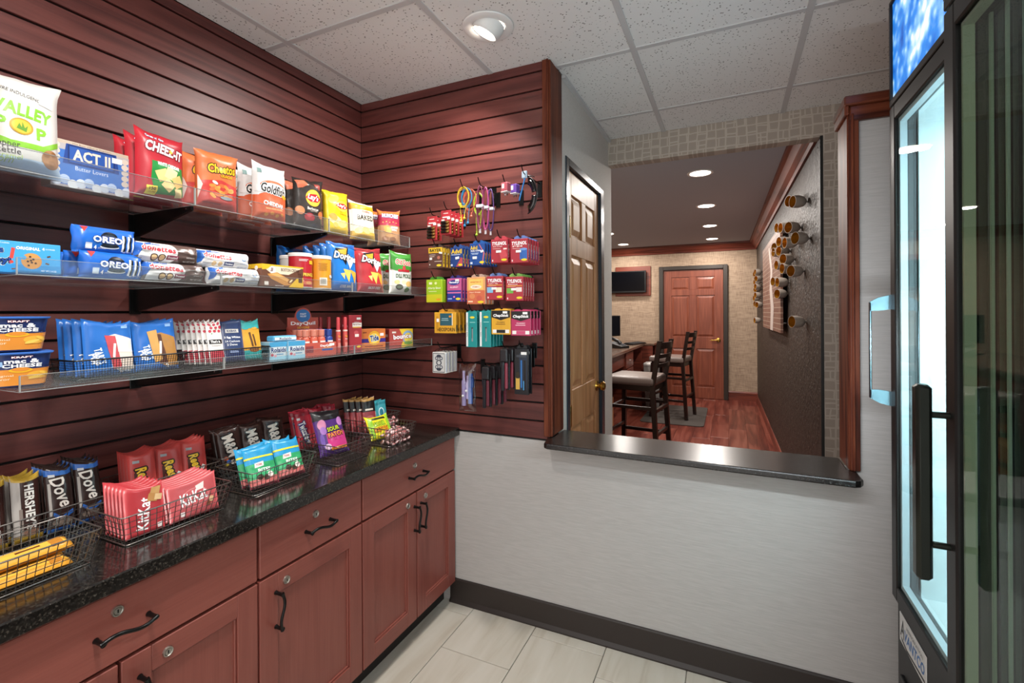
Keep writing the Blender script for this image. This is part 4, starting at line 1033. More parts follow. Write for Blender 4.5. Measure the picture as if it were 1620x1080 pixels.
for i, (u, bk, rz) in enumerate(((642, .0, 76), (622, .070, 76))):
    shelf('old', u, 432, XM - .01, MIDZ, ['green and white dill pickle chip bag at the corner end of its shelf', 'green and white chip bag second in its row'][i], 'chips', 'green and white chip bags', back=bk, seed=i, rz=rz)
# ------------------------------------------------------------------ lowest shelf
r0, r1, th = .040, .050, .070
spec('mac', 'round', .1, th, .1, '#1b2c5e', R(.50, .28, .62, .56, '#dd8c34') + Ell(.5, .58, .60, .10, '#1b2c5e') + T('mac &', .51, .80, .30, .14, WH, .05) + T('CHEESE', .51, .65, .34, .12, WH, .05) + T('KRAFT', .51, .93, .18, .06, WH, .03, 0, 0, '#c7303a', .08)
     + Ell(.5, .50, .22, .16, '#f0b62e') + Ell(.5, .53, .17, .13, '#dd8c34') + Ell(.67, .32, .22, .26, '#e8ac3e') + Ell(.64, .26, .14, .10, '#f4c85c', rot=20) + Ell(.72, .36, .12, .10, '#f2bf4c', rot=-30) + T('Original', .33, .33, .2, .08, '#fbe8c8', .0) + T('Flavor', .32, .23, .16, .08, '#fbe8c8', .0)
     + R(.30, .72, .10, .16, '#8fb4dc') + R(.12, .6, .12, .16, '#dfe3ea') + sum([R(.12, .92 - .05 * i, .12, .012, '#7f8cae') for i in range(4)], []),
     prof=[(r0 - .003, 0), (r0, .002), (r1, th)], sup=4.5, band=(.004, th - .003, r0, r1, 190), name='noodle_cup',
     parts=[('lid', [(r1 + .002, th - .002), (r1 + .004, th), (r1 + .004, th + .002), (0, th + .003)], '#3a6ec2')], rough=.3)
mlx = XM - .062
p = atX(54, 580, XM)
put('mac', mlx, p.y - .005, LOWZ + .0006, 78, 'navy and orange macaroni cup, lower of two stacked', 'noodle cup', 'macaroni cups')
put('mac', mlx, p.y - .010, LOWZ + .0745, 78, 'navy and orange macaroni cup, upper of two stacked', 'noodle cup', 'macaroni cups')
put('mac', mlx - .125, p.y + .02, LOWZ + .0006, 84, 'macaroni cup behind the front stack, lower', 'noodle cup', 'macaroni cups')
put('mac', mlx - .125, p.y + .02, LOWZ + .0745, 84, 'macaroni cup behind the front stack, upper', 'noodle cup', 'macaroni cups')

def wire_tray(name, loc, rz, L, Wd, h, taper, sp, rw, rr, m, label, cat, group, levels):
    """open basket, local x = length, floor grid, sloping walls"""
    r = empty(name, loc, math.radians(rz)); tag(r, label, cat, group)
    def ring(z): k = taper * z / h; return [(-L / 2 - k, -Wd / 2 - k, z), (L / 2 + k, -Wd / 2 - k, z), (L / 2 + k, Wd / 2 + k, z), (-L / 2 - k, Wd / 2 + k, z)]
    def rrnd(z, rad=.008):
        out = []
        q = ring(z)
        for i in range(4):
            a, b, c = Vector(q[i - 1]), Vector(q[i]), Vector(q[(i + 1) % 4])
            out += [b + (a - b).normalized() * rad, b + ((a - b).normalized() + (c - b).normalized()) * rad * .3, b + (c - b).normalized() * rad]
        return out
    MB().tube(rrnd(h), rr, 6, True).build('rim', m, r, 50)
    MB().tube(rrnd(rr), rr * .9, 6, True).build('base_ring', m, r, 50)
    w = MB()
    for k in range(1, levels): w.tube(rrnd(h * k / levels), rw, 4, True)
    nx = max(2, int(L / sp)); ny = max(2, int(Wd / sp))
    b, t = ring(rw), ring(h)
    for i in range(nx + 1):
        f = i / nx
        for s in (0, 1):
            pb = Vector(b[0 if s == 0 else 3]).lerp(Vector(b[1 if s == 0 else 2]), f); pt = Vector(t[0 if s == 0 else 3]).lerp(Vector(t[1 if s == 0 else 2]), f)
            w.tube([pb, pt], rw, 4)
        w.tube([Vector(b[0]).lerp(Vector(b[1]), f), Vector(b[3]).lerp(Vector(b[2]), f)], rw, 4)
    for i in range(ny + 1):
        f = i / ny
        for s in (0, 1):
            pb = Vector(b[0 if s == 0 else 1]).lerp(Vector(b[3 if s == 0 else 2]), f); pt = Vector(t[0 if s == 0 else 1]).lerp(Vector(t[3 if s == 0 else 2]), f)
            w.tube([pb, pt], rw, 4)
        w.tube([Vector(b[0]).lerp(Vector(b[3]), f), Vector(b[1]).lerp(Vector(b[2]), f)], rw, 4)
    o = w.build('wire_mesh', m, r, fix=False); o['kind'] = 'stuff'
    return r
MESHBLK = mat('black_mesh', '#0e0e10', .4, .3)
wire_tray('mesh_tray', (-1.375, .672, LOWZ + .001), 90, .232, .10, .046, .006, .0055, .0006, .0022, MESHBLK, 'black mesh tray holding the blue toaster pastry packs', 'tray', 'black mesh trays', 8)
wire_tray('mesh_tray', (-1.375, .925, LOWZ + .001), 90, .232, .10, .046, .006, .0055, .0006, .0022, MESHBLK, 'black mesh tray holding fruit and protein bars', 'tray', 'black mesh trays', 8)
def pop(key, pink):
    spec(key, 'bag', .098, .128, .018, '#2867b6', Pg([(.44, .72), (.62, .76), (.96, .66), (.99, .08), (.66, .06), (.52, .14)], '#e4d6ca' if pink else '#a9793f') + Pg([(.40, .74), (.62, .72), (.72, .12), (.54, .10)], '#c04a50' if pink else '#5a3628') + (Pg([(.62, .74), (.95, .66), (.97, .40), (.66, .42)], '#efe6dc') if pink else Pg([(.30, .78), (.52, .82), (.60, .20), (.42, .14)], '#c99a58'))
         + T('POP', .16, .30, .24, .16, WH, .06, 0, -78) + T('TARTS', .28, .36, .32, .16, '#dfeaf7', .05, 0, -78) + T('2', .72, .07, .08, .07, WH, .05) + T('PASTRIES', .86, .06, .18, .03, WH, .02) + R(.82, .90, .14, .05, '#8fb5e4') + R(.58, .45, .05, .26, '#f4e6df', -6), name='pastry_pack', rough=.3, sw=.06, flare=.02, kx=4)
pop('popA', True); pop('popB', False)
for i, (y, x, s) in enumerate(((.630, -1.342, 0), (.622, -1.3645, 0), (.615, -1.387, 0), (.612, -1.4085, 0))):
    put('popA', x, y, LOWZ + .006, 86, 'blue strawberry toaster pastry pack at the front of its row' if i == 0 else 'blue strawberry toaster pastry pack behind the front one', 'pastry', 'blue toaster pastry packs', lean=9, seed=s)
for i, (y, x, s) in enumerate(((.737, -1.348, 0), (.734, -1.374, 0), (.731, -1.400, 0))):
    put('popB', x, y, LOWZ + .006, 84, 'blue chocolate toaster pastry pack tilted at the front of its row' if i == 0 else 'blue chocolate toaster pastry pack behind the tilted one', 'pastry', 'blue toaster pastry packs', lean=14, seed=s)
spec('fruit', 'bag', .042, .125, .0095, '#dcd6d2', sum([Ell(.2 + .3 * (i % 3) + .1 * (i // 3 % 2), .94 - .085 * (i // 3), .2, .065, '#c03a4c') for i in range(9)], []) + sum([Ell(.3 + .3 * (i % 2), .91 - .10 * i, .09, .02, '#4a8c3c') for i in range(3)], []) + R(.5, .52, .86, .10, '#1d1a1b') + T("That's it.", .5, .52, .7, .06, WH, .03) + R(.5, .18, .9, .28, '#b8424e') + T('Strawberry', .5, .42, .6, .035, '#6a5a56', .0), name='fruit_bar', sw=.05, flare=.02, nu=8)
spec('rx', 'bag', .062, .128, .013, '#2a3a63', R(.5, .74, .60, .09, '#c6c2bd') + T('RXBAR', .5, .74, .48, .05, '#2a3a63', .03) + T('3 Egg Whites', .5, .58, .8, .06, WH, .02) + T('14 Cashews', .5, .49, .7, .05, WH, .0) + T('2 Dates', .45, .41, .5, .05, WH, 0) + R(.5, .24, .4, .05, '#8fa0c4'), name='protein_bar', sw=.05, flare=.02, nu=8)
spec('oat', 'bag', .062, .125, .014, '#dd9f33', R(.5, .90, 1, .20, '#3aa6a6') + Ell(.28, .80, .3, .06, '#3aa6a6') + Ell(.72, .80, .3, .06, '#dd9f33') + R(.50, .52, .10, .36, '#5c3a1c', 8) + R(.66, .50, .08, .30, '#5c3a1c', 8) + R(.5, .12, 1, .24, '#3aa6a6') + Ell(.6, .26, .5, .14, '#8a5a34'), name='oat_bar', sw=.05, flare=.02, nu=8)
for i in range(7):
    put('fruit', -1.344 - .0150 * i * .95, .893 - .006 * i, LOWZ + .006, 82, 'white strawberry-print fruit bar %s' % ('at the front of its fan' if i == 0 else 'fanned out in the mesh tray'), 'snack bar', 'strawberry fruit bars', lean=15, seed=0)
put('rx', -1.350, .948, LOWZ + .006, 76, 'navy protein bar at the front of the mesh tray', 'snack bar', 'navy protein bars', lean=16)
put('rx', -1.374, .944, LOWZ + .006, 76, 'navy protein bar behind the front navy bar', 'snack bar', 'navy protein bars', lean=16, seed=1)
put('oat', -1.352, 1.008, LOWZ + .006, 78, 'yellow and teal oat bar at the front of the mesh tray', 'snack bar', 'oat bars', lean=14)
put('oat', -1.378, 1.003, LOWZ + .006, 78, 'yellow and teal oat bar behind the front oat bar', 'snack bar', 'oat bars', lean=13, seed=1)
spec('rol', 'box', .062, .058, .045, '#d5dde2', R(.5, .86, 1, .28, '#4d9fcc') + T('Rolaids', .52, .55, .84, .26, '#22386e', .03) + R(.5, .10, 1, .2, '#9ccbe0') + Ell(.16, .28, .16, .16, '#c9566a') + Ell(.34, .22, .14, .14, '#e0a0ae') + R(.6, .3, .4, .06, '#6f9fc4'), name='antacid_box', faces={'L': R(.5, .5, 1, 1, '#8fc3dc') + R(.5, .3, .8, .2, '#d5dde2')})
put('rol', -1.345, 1.152, LOWZ + .0006, 84, 'white and blue antacid box in front of the cold remedy display', 'medicine box', 'antacid boxes')
put('rol', -1.357, 1.088, LOWZ + .0006, 86, 'white and blue antacid box next to the mesh tray', 'medicine box', 'antacid boxes')
spec('rolt', 'box', .085, .018, .04, '#4d9fcc', R(.5, .5, .9, .5, '#dfe7ea') + T('Rolaids', .5, .5, .5, .4, '#22386e', .02), name='antacid_roll_pack', c=.004)
put('rolt', -1.352, 1.115, LOWZ + .0592, 84, 'flat blue antacid pack lying on the antacid boxes', 'medicine box')
spec('choc', 'box', .09, .055, .05, '#4a2420', R(.5, .3, 1, .2, '#8f2c38') + Ell(.8, .7, .2, .3, '#8f2c38') + Ell(.8, .7, .08, .12, WH) , name='snack_box')
put('choc', -1.455, 1.11, LOWZ + .0006, 86, 'dark brown and maroon box behind the antacid boxes', 'snack box')
# cold remedy display
CORAL, CORALD = '#c4584a', '#a8443c'
dsp = empty('remedy_display', (-1.385, 1.265, LOWZ + .0006), math.radians(82)); tag(dsp, 'coral cardboard cold remedy display with an arched header', 'display box')
cm = ink(CORAL, .45)
m = MB(); hw = .066
m.box(-hw, hw, -.055, -.053, 0, .046); m.box(-hw, -hw + .002, -.053, .045, 0, .046); m.box(hw - .002, hw, -.053, .045, 0, .046); m.box(-hw + .002, hw - .002, -.053, .045, 0, .002)
for s in (-hw, hw - .002): m.prism([(-.04, .046), (.045, .10), (.045, .046)], 'x', s, s + .002)
m.build('tray', cm, dsp)
arch = [(-.062, 0), (.062, 0), (.062, .135)] + [(.034 * math.cos(PI * k / 10), .135 + .036 * math.sin(PI * k / 10)) for k in range(11)] + [(-.062, .135)]
hb = MB().prism(arch, 'y', .045, .048).build('header_card', cm, dsp)
Fh = lambda u, v: ((-.062 + .124 * u, .045, .17 * v), (0, -1, 0))
pm, _ = decals(Ell(.5, .83, .46, .28, '#3b78b8') + T('FAST', .5, .87, .2, .04, WH, .02) + T('RELIEF', .5, .82, .2, .035, WH, .02) + T('DayQuil', .5, .66, .80, .10, WH, .03) + T('SEVERE', .5, .575, .4, .045, '#f0c14a', .02) + R(.5, .515, .66, .05, '#2f5fa8') + T('COLD & FLU', .5, .515, .4, .025, WH, .0), Fh, .124, .17, None, .45, .0002)
obj('header_print', pm, dsp)
Ff = lambda u, v: ((-hw + 2 * hw * u, -.055, .046 * v), (0, -1, 0))
pm, _ = decals(T('DayQuil', .68, .72, .36, .22, WH, .03) + R(.72, .42, .34, .14, '#2f5fa8') + T('SEVERE', .72, .58, .22, .08, '#f0c14a', 0) + R(.18, .5, .22, .5, '#8b3f44') + R(.86, .80, .16, .2, '#efece8'), Ff, 2 * hw, .046, None, .45, .0002)
obj('front_print', pm, dsp)
def vial(x, y, z, base, capc, lab, label, group, h=.07, r=.0115, name='remedy_bottle', cat='bottle'):
    M_ = MB().lathe([(r * .92, 0), (r, .002), (r, h * .62), (r * .8, h * .70), (r * .62, h * .72), (r * .62, h * .74)], 20).mesh('bottle', ink(base, .3), 40)
    o = obj(name, M_, None, (x, y, z)); o.rotation_euler = (0, 0, math.radians(82))
    MB().lathe([(r * .8, h * .74), (r * .82, h * .98), (r * .7, h), (0, h)], 20).build('cap', ink(capc, .35), o, 40)
    F = lambda u, v: ((r * math.cos(math.radians(-90 + (u - .5) * 200)), r * math.sin(math.radians(-90 + (u - .5) * 200)), h * (.08 + .5 * v)), (math.cos(math.radians(-90 + (u - .5) * 200)), math.sin(math.radians(-90 + (u - .5) * 200)), 0))
    pm, _ = decals(lab, F, r * 3.49, h * .5, .004, .35, .0003); obj('printed_label', pm, o)
    tag(o, label, cat, group); return o
import mathutils
Mw = Matrix.Translation(dsp.location) @ Matrix.Rotation(math.radians(82), 4, 'Z')
for j, yy in enumerate((-.038, -.008, .022)):
    for i in range(4):
        q = Mw @ Vector((-.047 + i * .0315, yy, .0035))
        blue = (i == 3)
        vial(q.x, q.y, q.z, '#24408e' if blue else '#c9604c', '#24408e' if blue else '#d0806c', T('NyQuil' if blue else 'DayQuil', .5, .6, .46, .22, WH, .03) + R(.5, .86, .5, .14, '#eceae6'),
             ('navy night remedy bottle standing in the coral display, %s' if blue else 'coral day remedy bottle standing in the coral display, %s') % ['front row', 'second row', 'back row'][j], 'remedy bottles in the coral display', .088, .0135)
# stain pens
def pen(x, y, label, z=LOWZ + .0006):
    r, h = .0085, .135
    o = obj('stain_pen', MB().lathe([(r * .9, 0), (r, .003), (r, h * .60), (r * .86, h * .62)], 18).mesh('pen', ink('#c2504a', .35), 40), None, (x, y, z)); o.rotation_euler = (0, 0, math.radians(82))
    MB().lathe([(r * .95, h * .62), (r * .8, h * .66), (r * .78, h * .98), (r * .6, h), (0, h)], 18).build('cap', ink('#b83a40', .3), o, 40)
    MB().lathe([(r * 1.02, h * .60), (r * 1.02, h * .64)], 18).build('collar', ink('#e6cfc6', .4), o, 40)
    F = lambda u, v: ((r * math.cos(math.radians(-90 + (u - .5) * 160)), r * math.sin(math.radians(-90 + (u - .5) * 160)), h * (.1 + .45 * v)), (math.cos(math.radians(-90 + (u - .5) * 160)), math.sin(math.radians(-90 + (u - .5) * 160)), 0))
    pm, _ = decals(T('Tide', .5, .8, .5, .12, '#f0b63a', .03) + T('to go', .5, .62, .4, .08, WH, .02) + R(.5, .25, .5, .3, '#d98a80'), F, r * 2.8, h * .45, .004, .35, .0003); obj('printed_label', pm, o)
    tag(o, label, 'stain pen', 'coral stain pens')
for k, (u, xx) in enumerate(((546, -1.350), (535, -1.350))):
    pen(xx, atX(u, 530, xx).y, 'coral stain pen standing between remedy display and tall red box')
for k, (u, xx) in enumerate(((520, -1.455), (507, -1.455), (496, -1.455))):
    pen(xx, atX(u, 510, xx).y, 'coral stain pen standing behind the remedy display', z=LOWZ + .0006)
spec('pain', 'box', .062, .142, .05, '#a5333c', R(.62, .72, .72, .12, '#e8e0da') + T('Pain & Fever', .62, .735, .62, .045, '#7a1d28', .03) + T("children's", .6, .80, .4, .03, WH, .0) + R(.6, .655, .6, .03, '#e9b54a') + Ell(.55, .5, .34, .12, '#c3575c') + R(.6, .42, .3, .08, '#e9dcd4') + Ell(.75, .10, .34, .06, '#e9c23c') + Sticker(.74, .90, .3, .06), name='medicine_box', faces={'L': R(.5, .5, 1, 1, '#8f2b34') + T('Pain', .5, .7, .6, .06, WH, .02) + R(.5, .4, .5, .1, '#d98f88')})
put('pain', -1.400, atX(561, 530, -1.375).y + .01, LOWZ + .0006, 80, 'tall red pain and fever medicine box', 'medicine box')
spec('tide', 'box', .128, .082, .06, '#d5763a', R(.5, .40, 1, .20, '#3a2a7c') + Ell(.56, .52, .46, .74, '#e6b62e') + Ell(.56, .52, .40, .64, '#ef9a2c') + Ell(.56, .52, .34, .54, '#f2d15a') + T('Tide', .56, .52, .32, .32, '#27407e', .06, 0, 8, WH, .05) + R(.2, .82, .14, .06, '#8a3d20') + R(.55, .10, .7, .06, '#8a3d20') + Sticker(.85, .70, .14, .14), name='detergent_box', faces={'L': R(.5, .5, .9, .9, '#c56a34') + R(.5, .36, .8, .3, '#3a2a7c')})
spec('bounce', 'box', .118, .076, .06, '#b9473e', Pg([(.42, 1), (1, 1), (1, 0), (.5, 0), (.62, .4)], '#e9c535') + Ell(.78, .5, .46, .8, '#8aa9c9') + Ell(.80, .45, .36, .6, '#f1d94c') + T('bounce', .55, .55, .76, .30, WH, .05, 0, 4, '#b3304a', .06) + Ell(.80, .14, .36, .20, '#7aa83a') + R(.2, .8, .16, .1, '#f0e6dc'), name='dryer_sheet_box', faces={'L': R(.5, .5, .8, .8, '#a23c36') + R(.5, .6, .5, .16, '#e8c9c0')})
put('tide', -1.418, atX(592, 540, -1.385).y + .004, LOWZ + .0006, 74, 'orange laundry detergent box with a round yellow emblem', 'laundry box')
put('bounce', -1.408, 1.795, LOWZ + .0006, 64, 'red and yellow dryer sheet box at the corner end of the lowest shelf', 'laundry box')

# ------------------------------------------------------------------ candy baskets on the counter
ZB = ZCT + .0006
def basket(yc, xc, L, Wd, label, rz=90, h=.072):
    return wire_tray('wire_basket', (xc, yc, ZB), rz, L, Wd, h, .016, .0125, .0009, .0017, WIRE, label, 'basket', 'wire candy baskets', 5)
basket(.430, -1.312, .235, .125, 'wire basket of long yellow caramel bars at the counter edge')
basket(.735, -1.322, .230, .120, 'wire basket of red wafer bars at the counter edge')
basket(1.045, -1.328, .205, .130, 'wire basket of teal and green mint bags at the counter edge')
basket(1.325, -1.318, .152, .150, 'wire basket holding one purple sour candy bag')
basket(1.580, -1.300, .140, .140, 'wire basket of wrapped mints with a yellow sour candy bag')
basket(.545, -1.530, .290, .130, 'wire basket of silver and dark chocolate bars against the slat wall')
basket(.845, -1.530, .225, .120, 'wire basket of peanut butter cup packs against the slat wall')
basket(1.125, -1.540, .255, .120, 'wire basket of brown candy bags against the slat wall')
basket(1.405, -1.530, .225, .120, 'wire basket of red licorice packs against the slat wall')
basket(1.690, -1.500, .210, .150, 'wire basket of jerky sticks and teal mints in the corner')
spec('gold_bar', 'bag', .20, .045, .022, '#d99a34', R(.5, .5, .96, .5, '#e9b548') + R(.30, .5, .14, .7, '#7a2c22', 12) + R(.66, .5, .2, .12, '#6a3a1c', 6) + R(.88, .5, .1, .7, '#b97a2c') + R(.3, .8, .3, .08, '#f6df9c'), seal='h', sw=.07, name='candy_bar', rough=.3, nv=8)
for i, (x, z, l) in enumerate(((-1.263, .012, 84), (-1.312, .012, 84), (-1.288, .037, 80))):
    put('gold_bar', x, .425 + .006 * i, ZB + z, 90, 'yellow caramel bar lying in its basket, %s' % ['nearest the counter edge', 'nearest the chocolate bars', 'on top of two others'][i], 'candy bar', 'yellow caramel bars', lean=l, seed=0)
spec('hersh', 'bag', .052, .150, .018, '#3a211d', R(.17, .5, .30, .98, '#b9b1ab') + R(.5, .96, 1, .08, '#c9a23a') + R(.5, .05, 1, .10, '#a5842f') + T("HERSHEY'S", .64, .52, .74, .34, '#e9e4de', .04, 0, -90) + R(.30, .3, .12, .4, '#8d7f77') + Ell(.6, .14, .5, .12, '#8f6a58'), name='candy_bar', rough=.25, sw=.06, flare=.03, nu=8)
spec('dove', 'bag', .052, .155, .0155, '#30201d', R(.5, .90, 1, .08, '#2f64b4') + T('Dove', .58, .60, .52, .52, '#e6ddd4', .02, .2, -76) + Pg([(.1, .34), (.5, .22), (.95, .30), (.95, .24), (.5, .16), (.1, .28)], '#2f64b4') + Ell(.5, .14, .7, .12, '#7a6a60') + R(.25, .86, .24, .04, '#c8c8cc') + R(.14, .5, .1, .5, '#a8a09a') + R(.5, .03, 1, .06, '#2f64b4'), name='candy_bar', rough=.25, sw=.06, flare=.03, nu=8)
for i in range(6):
    c, k = i % 2, i // 2
    put('hersh', -1.485 - .0225 * k, .474 + .060 * c - .002 * k, ZB + .006, 80, 'silver and brown chocolate bar, %s of the row %s' % (['front', 'middle', 'back'][k], ['away from the dark bars', 'touching the dark bars'][c]), 'candy bar', 'silver and brown chocolate bars', lean=16, seed=0)
for i in range(8):
    c, k = i % 2, i // 2
    put('dove', -1.485 - .0215 * k, .596 + .058 * c + .001 * k, ZB + .006, 82, 'dark chocolate bar with blue bands, %s of the row %s' % (['front', 'second', 'third', 'back'][k], ['beside the silver bars', 'beside the peanut butter cups'][c]), 'candy bar', 'dark chocolate bars', lean=16, seed=0)
spec('reese', 'bag', .066, .140, .014, '#b7403c', T("Reese's", .58, .46, .58, .42, '#efc028', .04, .25, -76, '#2d1710', .05) + R(.28, .84, .24, .06, '#9aa0a4') + R(.24, .42, .1, .40, '#4a1f1a') + R(.5, .12, .6, .12, '#6a2f22') + Sticker(.80, .40, .2, .07, 60), name='candy_pack', rough=.33, sw=.05, flare=.02, kx=4, nu=8)
for c in range(3):
    for k in range(4):
        put('reese', -1.482 - .0175 * k, .774 + .071 * c + .001 * k, ZB + .006, 78, ('coral peanut butter cup pack in front, %s' if k == 0 else 'coral peanut butter cup pack further back, %s') % ['beside the dark chocolate bars', 'between the outer rows', 'beside the brown candy bags'][c], 'candy bar', 'peanut butter cup packs', lean=13, seed=0)
spec('kitA', 'bag', .085, .115, .013, '#b53a40', T('KitKat', .45, .44, .70, .30, WH, .02, .0, 82) + R(.78, .86, .26, .16, '#c79a62', -15) + R(.70, .72, .26, .16, '#b9864e', -15) + R(.85, .70, .2, .12, '#e0bd8c', -15) + R(.85, .12, .14, .10, '#e9dcd8'), name='candy_bar', rough=.33, sw=.05, flare=.02, kx=4, nu=10)
spec('kitB', 'bag', .125, .092, .013, '#c1565a', Ell(.52, .52, .56, .52, '#d28a8a') + Ell(.52, .52, .53, .48, '#c1565a') + T('KitKat', .50, .55, .58, .34, WH, .02, .0, 6) + Pg([(.54, .82), (.72, .88), (.70, .70), (.56, .68)], '#ecdcd8') + Ell(.84, .34, .12, .16, '#d8b288') + Ell(.76, .24, .10, .12, '#7a4a34') + R(.24, .16, .08, .12, '#efe4e0'), name='candy_bar', rough=.33, sw=.06, flare=.02, kx=4)
for k in range(6):
    put('kitA', -1.275 - .0162 * k, .668, ZB + .006, 88, 'red wafer bar standing upright, front of its row' if k == 0 else 'red wafer bar standing upright behind the front bar', 'candy bar', 'upright red wafer bars', lean=7, seed=0)
for k in range(6):
    put('kitB', -1.271 - .0162 * k, .782, ZB + .006, 88, 'pale red wide wafer bar leaning at the front of its row' if k == 0 else 'pale red wide wafer bar leaning behind the front one', 'candy bar', 'wide red wafer bars', lean=13, seed=0)
spec('mm', 'bag', .082, .145, .022, '#3b2420', T("M&M'S", .55, .52, .72, .46, '#e8dcd0', .05, 0, -80, '#1b0d0a', .05) + Ell(.26, .34, .18, .09, '#c4582c') + Ell(.34, .26, .18, .09, '#3a6ec0') + Ell(.24, .20, .16, .08, '#c9b03a') + R(.4, .93, .8, .04, '#5a3c34'), name='candy_bag', rough=.26, sw=.07, flare=.03, nu=10)
for c in range(3):
    for k in range(2):
        put('mm', -1.496 - .030 * k, 1.045 + .081 * c + .004 * k, ZB + .008, 78, ('brown candy bag at the front, %s' if k == 0 else 'brown candy bag in the rear, %s') % ['beside the peanut butter cups', 'between two other brown bags', 'beside the red licorice'][c], 'candy', 'brown candy bags', lean=17, seed=c, roll=-2 + 2 * c)
spec('york', 'bag', .095, .120, .024, '#2f96c8', R(.5, .30, 1, .58, '#3aa66c') + R(.5, .10, 1, .22, '#c46a68') + R(.5, .74, 1, .045, '#e6dc3c', 0) + Pg([(.25, .60), (.55, .62), (.53, .50), (.23, .48)], '#e4ddd8') + T('YORK', .39, .55, .22, .05, '#b03040', .03) + T('BITES', .55, .40, .48, .10, '#eef4ee', .04) + Ell(.35, .24, .22, .14, '#3f2a22') + Ell(.56, .20, .2, .13, '#4a332a') + Ell(.70, .26, .2, .14, '#efe2dc') + R(.5, .03, 1, .06, '#8e3f4c'), name='mint_bag', rough=.32, sw=.06, flare=.03)
for i, (x, y, l, rl) in enumerate(((-1.284, .996, 25, 2), (-1.284, 1.096, 25, 2), (-1.316, .994, 25, 2), (-1.316, 1.094, 25, 2))):
    put('york', x, y, ZB + .010, 84, 'teal and green mint bag, %s' % ['front of its basket beside the wafer bars', 'front of its basket beside the purple candy', 'second row beside the wafer bars', 'second row beside the purple candy'][i], 'candy', 'teal and green mint bags', lean=l, roll=rl, seed=i % 2)
spec('twz', 'bag', .062, .150, .024, '#b02c3c', T('Twizzlers', .52, .44, .62, .44, WH, .05, .1, -76, '#2c3a7c', .04) + R(.5, .92, 1, .1, '#8f2030') + R(.2, .8, .2, .06, '#d8d4d8') + R(.8, .3, .14, .4, '#c8545c'), name='licorice_pack', rough=.3, sw=.06, flare=.03, nu=8)
for c in range(3):
    for k in range(2):
        put('twz', -1.488 - .030 * k, 1.335 + .070 * c + .003 * k, ZB + .006, 78, ('red licorice pack at the front, %s' if k == 0 else 'red licorice pack in the rear, %s') % ['beside the brown candy bags', 'between two other licorice packs', 'beside the jerky packs'][c], 'candy', 'red licorice packs', lean=17, seed=c)
spec('sourP', 'bag', .125, .165, .036, '#4c2b6e', R(.5, .90, 1, .20, '#1b181c') + Ell(.5, .82, .9, .10, '#1b181c') + R(.62, .30, .72, .34, '#c23a7c') + Ell(.20, .68, .26, .24, '#c27a9c') + Ell(.20, .55, .2, .18, '#9a6ab0') + Ell(.84, .70, .24, .2, '#b77ab8') + T('SOUR', .56, .56, .48, .10, '#b6c62e', .07, 0, 4, '#1a1220', .07) + T('PATCH', .60, .43, .60, .11, '#e88a4a', .07, 0, 4, '#1a1220', .07) + T('KIDS', .66, .33, .3, .05, '#c84a8c', .03) + R(.62, .12, .6, .06, '#d9822f') + Ell(.24, .18, .2, .14, '#c9a8c0') + Ell(.12, .34, .12, .3, '#6a4aa0'), name='sour_candy_bag', rough=.3)
put('sourP', -1.330, 1.325, ZB + .012, 80, 'purple and black sour candy bag leaning in its own basket', 'candy', lean=24)
spec('sourY', 'bag', .115, .100, .026, '#d8cf28', Ell(.12, .5, .2, .9, '#8fbf30') + Ell(.92, .6, .2, .9, '#9ac834') + T('SOUR', .5, .62, .54, .18, '#b8d42c', .08, 0, 3, '#1f5a2a', .08) + T('PATCH', .5, .38, .66, .18, '#e8922c', .08, 0, 3, '#6a2a14', .08) + R(.5, .86, .6, .1, '#2a2a1e'), name='sour_candy_bag', rough=.3)
put('sourY', -1.318, 1.575, ZB + .010, 76, 'bright yellow sour candy bag in the basket of wrapped mints', 'candy', lean=30)
spec('jerky', 'bag', .062, .150, .012, '#9c3a40', R(.5, .80, 1, .40, '#1d1717') + R(.5, .95, 1, .08, '#b98a4a') + R(.5, .66, .6, .05, '#e8d8c8') + Ell(.5, .40, .6, .16, '#c1605c') + R(.5, .12, .8, .1, '#6a2026'), name='jerky_pack', rough=.32, sw=.05, flare=.02, nu=8)
for k in range(4):
    put('jerky', -1.448 - .024 * k, 1.652 - .012 * k, ZB + .006, 66, 'black and red jerky pack, %s of its fan' % ['front', 'second', 'third', 'rear'][k], 'jerky', 'jerky packs', lean=14, seed=0)
spec('mint', 'bag', .058, .115, .016, '#49a8b4', Ell(.5, .55, .5, .4, '#d7eef0') + Ell(.5, .55, .36, .3, '#2f7f94') + R(.5, .92, 1, .1, '#2f8a98') + Ell(.3, .25, .3, .12, '#bfe4e6'), name='mint_pack', rough=.3, nu=8, sw=.06, flare=.02)
for k in range(4):
    put('mint', -1.480 - .024 * (k // 2), 1.708 + .056 * (k % 2), ZB + .006, 68, 'teal breath mint pack in the corner basket, %s' % ['front beside the jerky', 'front beside the wall', 'behind, beside the jerky', 'behind, beside the wall'][k], 'candy', 'teal mint packs', lean=12, seed=0)
